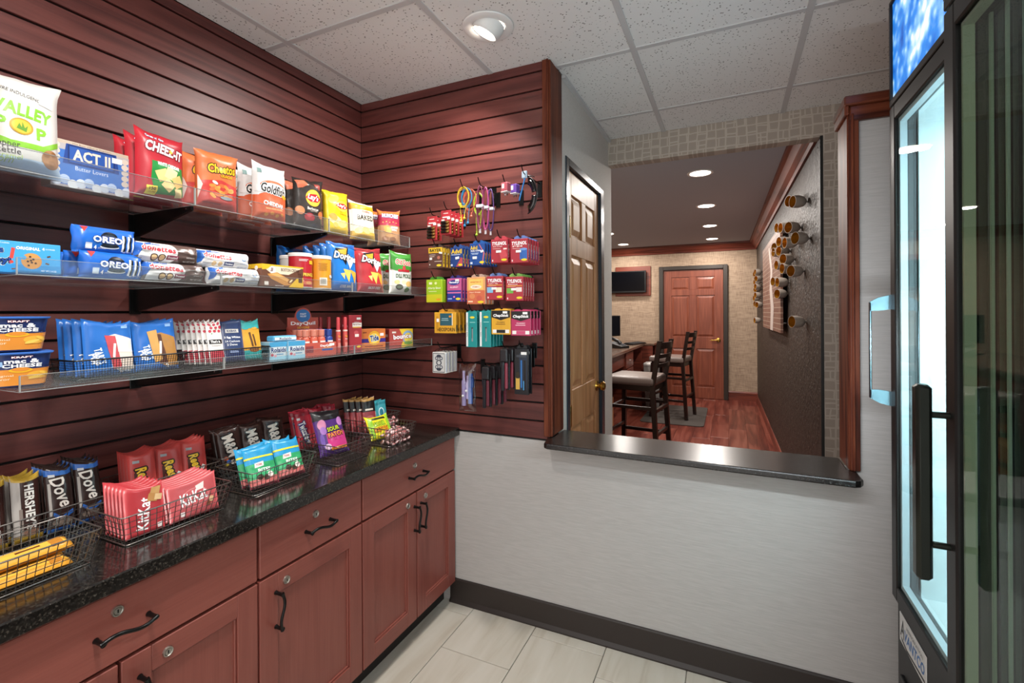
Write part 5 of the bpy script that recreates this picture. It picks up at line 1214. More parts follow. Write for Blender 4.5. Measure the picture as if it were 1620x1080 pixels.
# wrapped starlight mints
def wmint():
    m = MB(); m.lathe([(0, -.0045), (.007, -.0045), (.0095, -.002), (.0095, .002), (.007, .0045), (0, .0045)], 12)
    me = m.mesh('mint', [ink('#d8b4b0', .25)], 50)
    s = MB()
    for k in range(6):
        a = k * PI / 3; pts = [(0, 0, .0049)] + [(.0088 * math.cos(a + .5 * j / 3), .0088 * math.sin(a + .5 * j / 3), .0047 if j else .0047) for j in range(4)]
        s.add(pts, [(0, i + 1, i + 2) for i in range(3)]); s.add([(x, y, -z) for x, y, z in pts], [(0, i + 2, i + 1) for i in range(3)])
    w = MB()
    for sg in (-1, 1): w.add([(sg * .009, 0, 0), (sg * .018, -.008, .003), (sg * .019, .001, -.003), (sg * .018, .009, .003)], [(0, 1, 2), (0, 2, 3)])
    return me, s.mesh('stripes', ink('#b8323c', .3), fix=False), w.mesh('wrapper', glassy('cellophane', '#f4f4f4', .1, 1.5, extra=.2))
WM = wmint()
def mints(n, x0, x1, y0, y1, label, group):
    for i in range(n):
        o = obj('wrapped_mint', WM[0], None, (random.uniform(x0, x1), random.uniform(y0, y1), ZB + .012 + (i // (n // 3)) * .013)); o.rotation_euler = (random.uniform(-.7, .7), random.uniform(-.7, .7), random.uniform(0, 6))
        obj('stripes', WM[1], o); obj('wrapper_twist', WM[2], o); tag(o, label, 'mint', group)
def grid_mints(nx, ny, nz, x0, y0, dx, dy, label, group):
    for k in range(nz):
        for i in range(nx - (k % 2)):
            for j in range(ny - (k % 2)):
                o = obj('wrapped_mint', WM[0], None, (x0 + (i + .5 * (k % 2)) * dx + random.uniform(-.002, .002), y0 + (j + .5 * (k % 2)) * dy + random.uniform(-.002, .002), ZB + .010 + k * .0135))
                o.rotation_euler = (random.uniform(-.9, .9), random.uniform(-.9, .9), random.uniform(0, 6))
                obj('stripes', WM[1], o); obj('wrapper_twist', WM[2], o); tag(o, label, 'mint', group)
grid_mints(3, 5, 4, -1.282, 1.530, .0245, .025, 'red and white cellophane-wrapped mint heaped in front of the yellow candy bag', 'wrapped mints at the counter edge')
grid_mints(3, 3, 4, -1.456 + .02, 1.735, .024, .026, 'red and white wrapped mint heaped in the corner basket', 'wrapped mints in the corner basket') if False else grid_mints(2, 3, 4, -1.425, 1.715, .024, .028, 'red and white wrapped mint heaped in the corner basket', 'wrapped mints in the corner basket')
# ------------------------------------------------------------------ goods on pegs, slat wall beside the opening
def peg(x, z, length, label, bare=False):
    r = empty('peg_hook', (x, YB, z)); tag(r, label, 'hook', 'black peg hooks')
    MB().box(-.011, .011, -.004, -.0005, -.062, .004, .001).build('back_plate', BLKMETAL, r)
    n = 5; pts = [(0, -.004, -.004), (0, -length * .86, -.004)] + [(0, -length * .86 - .14 * length * k / n, -.004 + .028 * (k / n) ** 1.6) for k in range(1, n + 1)]
    MB().tube(pts, .0022, 6).build('prong', BLKMETAL, r, 50)
    return r
def tabbed(key, w, h, d, base, tabc, items, side=None, notch=.014, **kw):
    spec(key, 'box', w, h, d, base, items, faces={'R': side} if side else {}, **kw)
    SPECS[key][7]['tab'] = (tabc, notch)
_tabm = {}
def hang(key, u0, u1, v0, v1, n, dy, labels, cat, group, yf=1.735, z_extra=0.0, rz=0, peglabel=None, peg_len=None):
    p = atY((u0 + u1) / 2, v1, yf)
    zb = p.z; kind, w, h, d, base, items, rough, kw = SPECS[key]
    tabc, notch = kw.get('tab', (base, .014))
    if key not in _tabm:
        t = MB(); zt = h; hw = w * .36
        pts = [(-hw, zt - .002), (hw, zt - .002), (hw, zt + notch * .55), (hw * .6, zt + notch), (.006, zt + notch), (.006, zt + notch * .35), (-.006, zt + notch * .35), (-.006, zt + notch), (-hw * .6, zt + notch), (-hw, zt + notch * .55)]
        t.prism(pts, 'y', d / 2 - .0012, d / 2 - .0004); _tabm[key] = t.mesh('hang_tab', ink(tabc, .45))
    for i in range(n):
        o = put(key, p.x, yf + d / 2 + i * dy, zb, rz, labels[0] if i == 0 else labels[1], cat, group)
        obj('hang_tab', _tabm[key], o)
    zt = zb + h + notch * .35 + .0066
    L = YB - yf + .022
    peg(p.x, zt, peg_len or L, peglabel or 'black peg hook carrying the %s' % group)
OT = R
tabbed('bayer', .074, .090, .016, '#5a3c33', '#4a3a34', R(.5, .86, .96, .26, '#e0b52c') + T('BAYER', .5, .86, .80, .15, '#1f2a1c', .06) + T('ASPIRIN', .28, .64, .4, .05, '#e8ddd4', .0) + R(.26, .56, .34, .03, '#c8b8ac') + Ell(.72, .50, .2, .16, '#b5705c') + R(.68, .32, .5, .03, '#cdbcb0') + Ell(.74, .13, .34, .11, '#e8d02c') + R(.10, .18, .06, .06, '#e8ddd4') + Sticker(.18, .46, .18, .10) + Sticker(.86, .72, .22, .08, -10), R(.5, .5, .9, .9, '#c9a128') + T('BAYER', .5, .5, .6, .5, '#1f2a1c', .05, 0, 90), name='tablet_pack', rough=.4)
tabbed('advA', .062, .082, .014, '#1f3f7e', '#2c4f8c', T('Advil', .5, .80, .84, .24, '#e8c22c', .06) + R(.45, .63, .7, .03, '#c8d4e8') + Pg([(.45, 0), (.98, .02), (.98, .46), (.8, .42)], '#b04a52') + R(.12, .10, .14, .10, '#c8d4e8') + Ell(.80, .10, .34, .11, '#e8d02c') + Ell(.84, .42, .1, .14, '#c0504c') + Sticker(.56, .46, .3, .12, 8), R(.5, .5, .86, .9, '#1b3468') + T('Advil', .5, .4, .5, .6, '#e8c22c', .05, 0, 90), name='tablet_pack', rough=.36)
tabbed('advB', .072, .090, .014, '#1c4a92', '#1f5a9c', T('Advil', .28, .80, .46, .18, '#e8c22c', .06) + T('DUAL ACTION', .42, .66, .66, .07, WH, .03) + R(.35, .55, .5, .025, '#b8cbe8') + R(.35, .50, .4, .025, '#b8cbe8') + Pg([(.66, .95), (.98, .55), (.86, .0), (.80, .0), (.90, .55), (.60, .95)], '#c86a70') + Ell(.80, .12, .32, .11, '#e8d02c') + R(.12, .1, .14, .1, '#c8d4e8') + Sticker(.34, .34, .28, .12) + Sticker(.82, .62, .2, .09, 20), R(.5, .5, .86, .9, '#1b3468') + T('Advil', .5, .3, .44, .6, '#e8c22c', .05, 0, 90), name='tablet_pack', rough=.36)
def tyl(key, tabc, second, blob):
    tabbed(key, .076, .096, .013, '#a9303c', tabc, T('TYLENOL', .5, .82, .86, .15, WH, .05, .15) + T(second, .40, .69, .56, .06, '#f3d9d4', .02) + R(.34, .60, .46, .025, '#dca8a4') + blob + Ell(.78, .12, .34, .10, '#e8d02c') + R(.10, .10, .06, .08, '#f0dcd8') + Sticker(.46, .48, .3, .10), R(.5, .5, .86, .94, '#9a2834') + T('TYLENOL', .5, .5, .6, .5, '#f3e3e0', .05, 0, 90), name='tablet_pack', rough=.36)
tyl('tylA', '#b4404c', 'Extra Strength', R(.72, .36, .4, .34, '#c44a52', 20) + R(.84, .58, .2, .06, '#efdcd8'))
tyl('tylB', '#5f7fbe', 'PM', R(.74, .36, .42, .44, '#2f62ae') + Ell(.74, .56, .42, .10, '#6f9ad4'))
tyl('tylC', '#6a8cc8', 'Cold + Flu', R(.22, .42, .36, .24, '#7fb4d8') + R(.74, .42, .36, .20, '#e8dfc0') + R(.5, .62, .9, .03, '#e9a03a'))
tyl('tylD', '#78b052', 'Sinus', R(.24, .42, .38, .22, '#6fae48') + R(.76, .46, .32, .18, '#e8d9d4') + R(.5, .62, .9, .03, '#e9a03a'))
tabbed('allg', .082, .098, .014, '#9cc026', '#4f9a34', R(.28, .84, .2, .10, '#e8efc4') + Ell(.60, .84, .16, .12, '#dce89c') + T('Allergy Sinus', .5, .62, .80, .12, '#eaf4d0', .03) + R(.5, .18, .98, .34, '#c4c426') + Ell(.76, .12, .3, .10, '#e0982c') + R(.4, .48, .5, .03, '#d8e8a0'), R(.5, .5, .86, .94, '#86b020'), name='tablet_pack', rough=.36)
tabbed('bena', .070, .098, .014, '#c05a8c', '#3f3a8c', Ell(.5, .82, .8, .22, '#2c3a8c') + T('Benadryl', .5, .82, .64, .11, WH, .05) + T('ALLERGY', .5, .62, .6, .07, '#f6dce8', .03) + R(.5, .24, .98, .48, '#23388c') + R(.5, .38, .94, .06, '#d070a0') + Ell(.5, .20, .14, .08, '#e07ab0') + Ell(.78, .11, .34, .10, '#e8d02c') + R(.2, .12, .3, .05, '#9fb0dc') + Sticker(.72, .92, .26, .08), R(.5, .5, .86, .94, '#8c3a6c'), name='tablet_pack', rough=.36)
tabbed('emer', .086, .112, .020, '#e0a064', '#d9bfae', R(.5, .74, .78, .40, '#f0c468') + T('emergen-C', .5, .82, .6, .07, '#d0662c', .04) + Ell(.5, .64, .62, .16, '#efe3cc') + T('VITAMIN C', .5, .64, .4, .05, '#c05a30', .02) + R(.5, .26, .98, .50, '#cc6a4a') + Ell(.3, .3, .3, .2, '#d88a5a') + Ell(.68, .22, .3, .2, '#c25a48') + T('Super Orange', .45, .44, .6, .05, '#f8e2c8', .02) + Ell(.76, .08, .34, .09, '#e8d02c') + R(.2, .1, .26, .05, '#f0d4b0'), R(.5, .5, .86, .94, '#d8b09a'), name='vitamin_pack', rough=.4)
tabbed('neo', .108, .090, .016, '#d9a02e', '#c99432', R(.55, .66, .56, .58, '#2c5a66') + R(.84, .66, .04, .56, '#e8e0cc') + R(.50, .70, .3, .03, '#9fc0c4') + R(.50, .62, .34, .03, '#9fc0c4') + T('NEOSPORIN', .55, .18, .84, .18, '#4a3416', .03) + R(.14, .5, .10, .6, '#c48c26') + Sticker(.17, .62, .12, .16) + Ell(.74, .8, .12, .1, '#d98a2c'), R(.5, .5, .8, .9, '#c08a28') + R(.5, .25, .6, .3, '#2c3a3c'), name='ointment_pack', rough=.4)
tabbed('clip', .050, .148, .008, '#1f8a8a', '#1f8a8a', R(.09, .5, .18, .96, '#dfe3e2') + T('NAIL CLIPPER', .09, .5, .4, .10, '#3a4a4a', .0, 0, 90) + Ell(.58, .84, .46, .06, '#e6d23a') + R(.58, .36, .12, .40, '#8a8f90') + R(.54, .40, .05, .30, '#4c5254') + Ell(.57, .54, .18, .04, '#3a3f40') + R(.6, .70, .5, .02, '#8fd0cc'), notch=.006, name='clipper_card', rough=.35)
def chap(key, base, cap):
    tabbed(key, .086, .100, .007, base, base, Pg([(.02, .98), (.98, .98), (.98, .70), (.5, .58), (.02, .70)], '#191614') + T('ChapStick', .5, .76, .80, .14, WH, .05, .15) + T('CLASSIC', .5, .50, .44, .05, '#5a3a10' if cap == '#1c1a18' else '#f8dce4', .03) + R(.48, .42, .5, .03, '#8a5a18' if cap == '#1c1a18' else '#f0c4d0') + R(.5, .13, .86, .14, '#e9e6e2') + R(.5, .13, .46, .13, cap) + Sticker(.72, .90, .24, .09), notch=.006, name='lip_balm_card', rough=.35)
chap('chapY', '#d7a22e', '#1c1a18'); chap('chapR', '#b02f5a', '#c64a72')
YG = 1.735
row = 'slat wall pegs'
hang('bayer', 678, 700, 389, 424, 5, .026, ['brown and yellow aspirin pack at the front of its peg', 'brown and yellow aspirin pack behind the front one'], 'medicine', 'aspirin packs')
hang('advA', 712, 732.6, 390, 422, 4, .026, ['navy pain tablet pack with a red corner at the front of its peg', 'navy pain tablet pack behind the front one with a red corner'], 'medicine', 'navy tablet packs')
hang('advB', 743, 767, 384, 419, 5, .026, ['blue dual tablet pack with a red arc at the front of its peg', 'blue dual tablet pack behind the front one with a red arc'], 'medicine', 'blue dual tablet packs')
hang('tylA', 777, 803, 380, 415.5, 4, .026, ['red tablet pack with a red tab at the front of its peg', 'red tablet pack with a red tab behind the front one'], 'medicine', 'red-tabbed red tablet packs')
hang('tylB', 808.5, 834.5, 378.5, 415.5, 5, .028, ['red night tablet pack with a blue square at the front of its peg', 'red night tablet pack behind the front one with a blue square'], 'medicine', 'blue-square red tablet packs')
hang('allg', 674, 700, 445.5, 478, 2, .018, ['lime green sinus tablet pack at the front of its peg', 'lime green sinus tablet pack behind the front one'], 'medicine', 'lime green tablet packs')
hang('bena', 707, 730, 443, 476.7, 4, .026, ['pink and navy allergy tablet pack at the front of its peg', 'pink and navy allergy tablet pack behind the front one'], 'medicine', 'pink and navy tablet packs')
hang('emer', 739, 767, 442, 481, 3, .030, ['orange vitamin pack at the front of its peg', 'orange vitamin pack behind the front one'], 'medicine', 'orange vitamin packs')
hang('tylC', 770, 795.5, 441, 474, 3, .026, ['red cold tablet pack with a blue tab at the front of its peg', 'red cold tablet pack with a blue tab behind the front one'], 'medicine', 'blue-tabbed cold tablet packs')
hang('tylD', 801, 827, 442, 475.5, 5, .026, ['red sinus tablet pack with a green tab at the front of its peg', 'red sinus tablet pack with a green tab behind the front one'], 'medicine', 'green-tabbed red tablet packs')
hang('neo', 686, 722, 495, 527, 4, .034, ['yellow ointment pack with a teal window at the front of its peg', 'yellow ointment pack behind the front one with a teal window'], 'ointment', 'yellow ointment packs')
hang('clip', 738, 754, 494, 549, 5, .028, ['teal nail clipper card next to the ointment packs, front of its peg', 'teal nail clipper card next to the ointment packs, behind the front'], 'nail clipper', 'nail clipper cards by the ointment')
hang('clip', 759.5, 776, 494, 549, 5, .028, ['teal nail clipper card next to the yellow lip balm, front of its peg', 'teal nail clipper card next to the yellow lip balm, behind the front'], 'nail clipper', 'nail clipper cards by the lip balm')
hang('chapY', 777, 808, 493, 529, 3, .030, ['yellow and black lip balm card at the front of its peg', 'yellow and black lip balm card behind the front one'], 'lip balm', 'yellow lip balm cards')
hang('chapR', 810, 838, 494, 531, 4, .034, ['pink and black lip balm card at the front of its peg', 'pink and black lip balm card behind the front one'], 'lip balm', 'pink lip balm cards')
# playing cards in a wire holder
spec('cards', 'box', .066, .090, .018, '#dcdad6', R(.5, .5, .9, .92, '#2b2f3a') + R(.5, .5, .84, .86, '#c9c8c6') + Ell(.5, .5, .42, .28, '#2f3340') + Ell(.5, .5, .26, .18, '#c9c8c6') + sum([Ell(.5 + .24 * math.cos(a * PI / 2 + PI / 4), .5 + .30 * math.sin(a * PI / 2 + PI / 4), .26, .18, '#4a4e5a') for a in range(4)], []) + sum([Ell(.5, .5 + s * .32, .36, .14, '#3a3e4a') for s in (-1, 1)], []) + sum([Ell(.5 + .24 * math.cos(a * PI / 2 + PI / 4), .5 + .30 * math.sin(a * PI / 2 + PI / 4), .14, .09, '#c9c8c6') for a in range(4)], []),
     name='card_deck', faces={'R': R(.5, .5, .8, .96, '#e4e2de') + R(.35, .5, .22, .9, '#3f4a8c')})
p = atY(694.5, 590, YG)
for i in range(4):
    put('cards', p.x, YG + .009 + i * .026, p.z, 0, 'white playing card deck with a dark scroll back, front of its holder' if i == 0 else 'white playing card deck behind the front deck', 'playing cards', 'playing card decks')
r = peg(p.x, p.z + .112, YB - YG + .01, 'black peg hook with wire loops holding the playing card decks')
w = MB()
for i in range(4):
    y = YG + .009 + i * .026
    w.tube([(x_, y - YB, z_) for x_, z_ in ((-.03, -.022), (-.02, -.012), (0, -.0055), (.02, -.012), (.03, -.022))], .0012, 5)
w.build('wire_loops', BLKMETAL, r)
# battery cards
def battery_card():
    w, h = .052, .105
    spec('batt', 'box', w, h, .0015, '#ab3038', R(.5, .80, .96, .22, '#b8323c') + R(.5, .72, .7, .05, '#e8dedc') + R(.46, .88, .5, .03, '#e8c8c4') + R(.2, .60, .3, .08, '#d8cfc8') + Sticker(.76, .66, .3, .08), name='battery_card')
battery_card()
bt = MB()
for i in range(4): bt.lathe([(.0055, 0), (.0062, .001), (.0062, .036), (.0055, .037), (.0022, .037), (.0022, .039), (0, .039)], 12, (0, 0, 0), 'x')
BATT = MB(); BATT.lathe([(.0055, 0), (.0062, .001), (.0062, .026)], 12, axis='x', mi=0); BATT.lathe([(.0062, .026), (.0062, .038), (.0055, .039), (.0022, .039), (.0022, .041), (0, .041)], 12, axis='x', mi=1)
BATT = BATT.mesh('battery', [mat('battery_dark', '#2a2725', .3, .6), mat('battery_gold', '#a8824a', .25, .9)], 40)
for j, (u, v, n) in enumerate(((684, 380, 2), (706, 371, 4))):
    for i in range(n):
        yy = YG + .02 + i * .034
        q = atY(u, v, YG + .02)
        o = put('batt', q.x, yy, q.z, 0, ['red battery card with four cells, lower pair by the chip shelf', 'red battery card with four cells, in the taller row beside the earbuds'][j], 'batteries', ['battery cards by the shelf', 'battery cards by the earbuds'][j])
        for k in range(4): obj('battery', BATT, o, (-.021, -.0072, .012 + k * .0135))
    peg(q.x, q.z + .116, YB - YG + .0, 'black peg hook carrying the %s' % ['lower battery cards', 'battery cards beside the earbuds'][j])
# cables and earbuds
def loops(cx, cz, rx, rz_, turns, yy, jit, n=26, seed=0):
    rnd = random.Random(seed); pts = []
    for k in range(turns * n):
        a = 2 * PI * k / n; t = k // n
        pts.append((cx + (rx + jit * math.sin(t * 2.3 + a * .1)) * math.sin(a), yy + .004 * math.sin(t * 1.7 + a * .25), cz - rz_ + (rz_ + jit * math.cos(t * 1.9)) * math.cos(a)))
    return pts
def earbuds(x, z, y, col, label, rx, rz_, drop, sd):
    m_ = ink(col, .4)
    o = MB().tube(loops(x, z, rx, rz_, 4, y, .004, seed=sd), .0013, 6).build('earbuds', m_, None, 50)
    tag(o, label, 'earbuds', 'coiled earbuds')
    for k, s in enumerate((-1, 1)):
        t = MB().tube([(x + s * rx * .6, y, z - 2 * rz_ + .004), (x + s * .010, y - .004, z - 2 * rz_ - drop * .5), (x + s * .006, y - .004, z - 2 * rz_ - drop + .01 * k)], .0012, 6); t.build('lead', m_, o, 50)
        e = MB(); e.ball((x + s * .008, y - .006, z - 2 * rz_ - drop + .01 * k - .006), .0062, 10); e.tube([(x + s * .008, y - .004, z - 2 * rz_ - drop + .01 * k), (x + s * .008, y - .004, z - 2 * rz_ - drop + .01 * k + .012)], .0026, 6)
        e.build('earpiece', m_, o, 60)
    MB().tube([(x - rx * .4, y - .004, z - rz_ * 1.6), (x - rx * .4, y - .004, z - rz_ * 1.6 - .02)], .003, 8).build('plug', m_, o, 50)
pe = atY(722, 292, 1.71)
ex = atY(738, 300, 1.77)
peg(ex.x, ex.z + .008, .19, 'black peg hook carrying the coiled earbuds')
earbuds(ex.x, ex.z + .002, 1.742, '#d2b02c', 'yellow earbuds coiled on a peg, in front of the blue pair', .026, .040, .055, 1)
earbuds(ex.x + .004, ex.z + .002, 1.765, '#2c7fae', 'blue earbuds coiled on a peg behind the yellow pair', .024, .038, .075, 2)
earbuds(ex.x + .006, ex.z + .002, 1.79, '#c8664c', 'coral earbuds coiled on a peg behind the blue pair', .030, .042, .035, 3)
earbuds(ex.x + .026, ex.z - .006, 1.83, '#9ab82c', 'lime green earbuds coiled on the peg nearest the wall', .022, .045, .085, 4)
cxp = atY(764, 298, 1.76)
peg(cxp.x, cxp.z + .012, .19, 'black peg hook carrying the bundled charging cables')
def cable(x, z, y, col, label, sd, rx=.014, rz_=.088):
    o = MB().tube(loops(x, z, rx, rz_, 5, y, .003, seed=sd), .0018, 6).build('charging_cable', ink(col, .5), None, 50); tag(o, label, 'cable', 'bundled charging cables')
    MB().box(x - .016, x + .016, y - .009, y + .009, z - rz_ * 1.02, z - rz_ * .88, .002).build('tie_band', ink('#dcd8dc', .4), o)
    MB().box(x - .004, x + .004, y - .004, y + .002, z - 2 * rz_ - .02, z - 2 * rz_ + .004, .001).build('plug', ink('#d0ccd0', .3), o)
cable(cxp.x - .004, cxp.z + .006, 1.742, '#7c3450', 'maroon charging cable bundled with a white tie, in front', 5)
cable(cxp.x + .004, cxp.z + .006, 1.775, '#b0427c', 'magenta charging cable bundled with a white tie, in the middle', 6)
cable(cxp.x + .010, cxp.z + .006, 1.81, '#55346e', 'purple charging cable bundled with a white tie, nearest the wall', 7)
# small wall chargers
q = atY(803, 300, 1.75)
peg(q.x - .006, q.z + .030, .19, 'black peg hook carrying the small wall chargers')
for i, (dx, yy, colr, lb) in enumerate(((0, 1.735, '#b95a66', 'coral cube wall charger hanging on a peg'), (.022, 1.775, '#6f4aa6', 'violet cube wall charger behind the coral one'))):
    o = MB().box(-.016, .016, -.014, .014, -.018, .018, .003).build('wall_charger', ink(colr, .4), None); o.location = (q.x + dx, yy, q.z + .006); o.rotation_euler = (0, 0, math.radians(-15)); tag(o, lb, 'charger', 'cube wall chargers')
    MB().box(-.0155, .0155, -.0145, .0145, -.021, -.0175, .001).build('base_plate', ink('#e2dcdc', .4), o)
    for s in (-1, 1): MB().box(s * .006 - .001, s * .006 + .001, -.003, .003, -.034, -.021).build('prong', CHROME, o)
    MB().box(-.010, .002, -.0144, -.0138, -.006, .012).build('price_sticker', ink('#efefec', .5), o)
    MB().tube([(0, 0, .018), (0, 0, .0235)], .001, 5).build('hang_loop', BLKPLASTIC, o)
peg(atY(782, 330, YB).x, atY(782, 296, YB).z, .19, 'bare black peg hook between the cables and the small chargers') if False else None
pb = atY(782, 300, YB)
rb = empty('peg_plate', (pb.x, YB, pb.z)); tag(rb, 'bare black peg plate beside the small wall chargers', 'hook', 'black peg hooks')
MB().box(-.012, .012, -.005, -.0005, -.065, .006, .001).build('back_plate', BLKMETAL, rb); MB().box(-.002, .002, -.0065, -.005, -.04, -.015).build('slot', CHROME, rb)
# sunglasses on a peg
g0 = atY(836, 288, 1.75)
peg(g0.x - .012, g0.z + .036, .20, 'black peg hook carrying the dark sunglasses')
sg = empty('sunglasses', (g0.x + .008, 1.78, g0.z + .028)); tag(sg, 'dark wraparound sunglasses with a blue temple hanging on a peg', 'sunglasses')
lens = mat('dark_lens', '#0b0b0d', .08, coat=.5)
for a0 in (10, 95):
    m = MB(); vs = []; n = 8
    for k in range(n + 1):
        a = math.radians(a0 + 72 * k / n) ; c0 = (-.03, 0, -.072)
        for rr in (.066, .040): vs.append((c0[0] + rr * .72 * math.sin(a), c0[1] - .012 * math.sin(a), c0[2] + rr * 1.08 * math.cos(a)))
    m.add(vs, [(2 * k, 2 * k + 1, 2 * k + 3, 2 * k + 2) for k in range(n)])
    o = m.build('lens', lens, sg, 60); md = o.modifiers.new('s', 'SOLIDIFY'); md.thickness = .003
MB().tube([(-.03 + .07 * .72 * math.sin(math.radians(a)), -.012 * math.sin(math.radians(a)), -.072 + .069 * 1.08 * math.cos(math.radians(a))) for a in range(4, 178, 12)], .003, 8).build('frame', BLKPLASTIC, sg, 50)
MB().tube([(-.020, -.03, .004), (-.026, -.035, -.03), (-.044, -.04, -.10)], .003, 8).build('temple', ink('#2c72b4', .35), sg, 50)
MB().box(-.036, -.012, -.036, -.028, -.012, .018, .003).build('tag', ink('#a9bccc', .3), sg)
MB().tube([(-.02, -.005, .006), (0, -.004, .001), (.006, 0, -.002)], .002, 6).build('bridge', BLKPLASTIC, sg, 50)

# travel goods in the lowest row
CLEAR = glassy('clear_bag', '#eeeeee', .12, 1.4, extra=.06)
tb = atY(739, 650, 1.76)
peg(tb.x, tb.z + .205, .19, 'black peg hook carrying the bagged travel kit')
kit = empty('travel_kit', (tb.x, 1.765, tb.z)); tag(kit, 'clear bag of lavender and blue travel toiletries hanging low on a peg', 'travel kit')
F = surf_bag(.085, .20, .05, seed=5, side=-1, wr=.005, flare=.04); B = surf_bag(.085, .20, .05, seed=5, side=1, wr=.005, flare=.04)
mesh_bag(F, B, None, 10, 16).build('clear_pouch', CLEAR, kit, 60)
for (x, z, c, r, h, nm) in ((-.018, .02, '#a79ac8', .010, .15, 'lavender_tube'), (.014, .03, '#3f66b8', .010, .13, 'blue_tube'), (.0, .05, '#b8a8d4', .008, .10, 'lavender_brush'), (.018, .10, '#2c4f9e', .012, .06, 'blue_cap')):
    MB().lathe([(0, 0), (r, .002), (r, h * .7), (r * .6, h * .75), (r * .6, h), (0, h)], 12, (x, .0, z)).build(nm, ink(c, .35), kit, 45)
MB().ball((.004, -.019, .088), .006, 8).build('white_dot', ink('#efeff2', .4), kit, 60); MB().ball((-.012, -.019, .066), .006, 8).build('white_dot', ink('#efeff2', .4), kit, 60)
def brush_card(u, v, yy, n, colr, label, grp):
    q = atY(u, v, yy)
    for i in range(n):
        o = empty('travel_brush', (q.x + .010 * i, yy + .034 * i, q.z)); tag(o, label, 'travel brush', grp)
        c = MB(); c.box(-.022, .022, -.002, 0, .095, .150, .001); c.box(-.010, .010, -.002, 0, .150, .175, .001)
        cd = c.build('hanger_card', BLKPLASTIC, o)
        Fc = lambda u_, v_: ((-.022 + .044 * u_, -.002, .095 + .055 * v_), (0, -1, 0))
        pm, _ = decals(Ell(.18, .8, .26, .2, '#3f8ab4') + R(.4, .25, .6, .05, '#d8d8d8') + R(.4, .12, .5, .05, '#d8d8d8'), Fc, .044, .055, None, .4, .0002); obj('card_print', pm, cd)
        MB().box(-.013, .001, -.014, -.003, 0, .12, .003).build('handle', ink('#17141a', .35), o)
        MB().box(.004, .016, -.014, -.003, .01, .115, .003).build('grip', ink(colr, .35), o)
        MB().box(-.015, .017, -.017, -.003, .118, .170, .004).build('brush_head', ink('#1d181c', .4), o)
    peg(q.x, q.z + .180, .19, 'black peg hook carrying the %s' % grp)
brush_card(770, 645, 1.742, 4, '#5c2430', 'black travel brush on a hanging card, lower bunch beside the clear bag', 'lower travel brushes')
brush_card(799, 618, 1.742, 4, '#7a2c3c', 'black and maroon travel brush on a hanging card, upper bunch', 'upper travel brushes')
spec('penpk', 'box', .062, .185, .010, '#16181c', R(.62, .5, .56, .8, '#1d2a3a') + R(.5, .45, .10, .60, '#2c6fb4') + R(.74, .42, .16, .66, '#0c0d10') + R(.24, .24, .28, .26, '#c9a14a') + R(.24, .42, .24, .14, '#2a2418') + R(.66, .2, .06, .2, '#4a9ad0') + R(.5, .84, .7, .05, '#3c4148') + Sticker(.68, .90, .4, .06), name='pen_pack', rough=.25)
hang('penpk', 814, 836, 553, 624, 2, .03, ['tall black blister pack of blue pens at the front of its peg', 'tall black blister pack of pens behind the front one'], 'pens', 'black pen packs', yf=1.76)
rb2 = empty('peg_plate', (atY(842, 560, YB).x, YB, atY(842, 553, YB).z)); tag(rb2, 'bare black peg plate beside the pen packs', 'hook', 'black peg hooks')
MB().box(-.012, .012, -.005, -.0005, -.075, .006, .001).build('back_plate', BLKMETAL, rb2)

# ------------------------------------------------------------------ badge and goods of the coolers
Fb = lambda u, v: ((.03 + .20 * u, .0095, .425 + .08 * v), (0, -1, 0))
bdg = MB().box(.03, .23, .0095, .0121, .425, .505, .001).build('badge', ink('#d9d9d6', .3), far)
pm, _ = decals(T('A', .12, .55, .16, .62, '#16181c', .02, .2) + T('VANTCO', .58, .46, .74, .38, '#2f6fb0', .03, .2) + T('REFRIGERATION', .60, .80, .60, .12, '#6a6a6a', .0) + Pg([(.06, .22), (.3, .10), (.95, .20), (.98, .12), (.3, .02), (.1, .10)], '#16181c'), Fb, .20, .08, None, .35, .0003)
obj('badge_print', pm, far)
o = MB().lathe([(0, 0), (.028, 0), (.03, .004), (.03, .07), (.02, .10), (.012, .11), (.012, .13), (0, .13)], 20).build('drink_bottle', ink('#c98d7c', .3), None, 40); o.location = (.52, 1.30, .565); tag(o, 'small salmon drink bottle on the floor of the lit cooler', 'bottle')
MB().lathe([(.013, .128), (.013, .142), (0, .143)], 14).build('cap', ink('#e8e0dc', .4), o, 40)
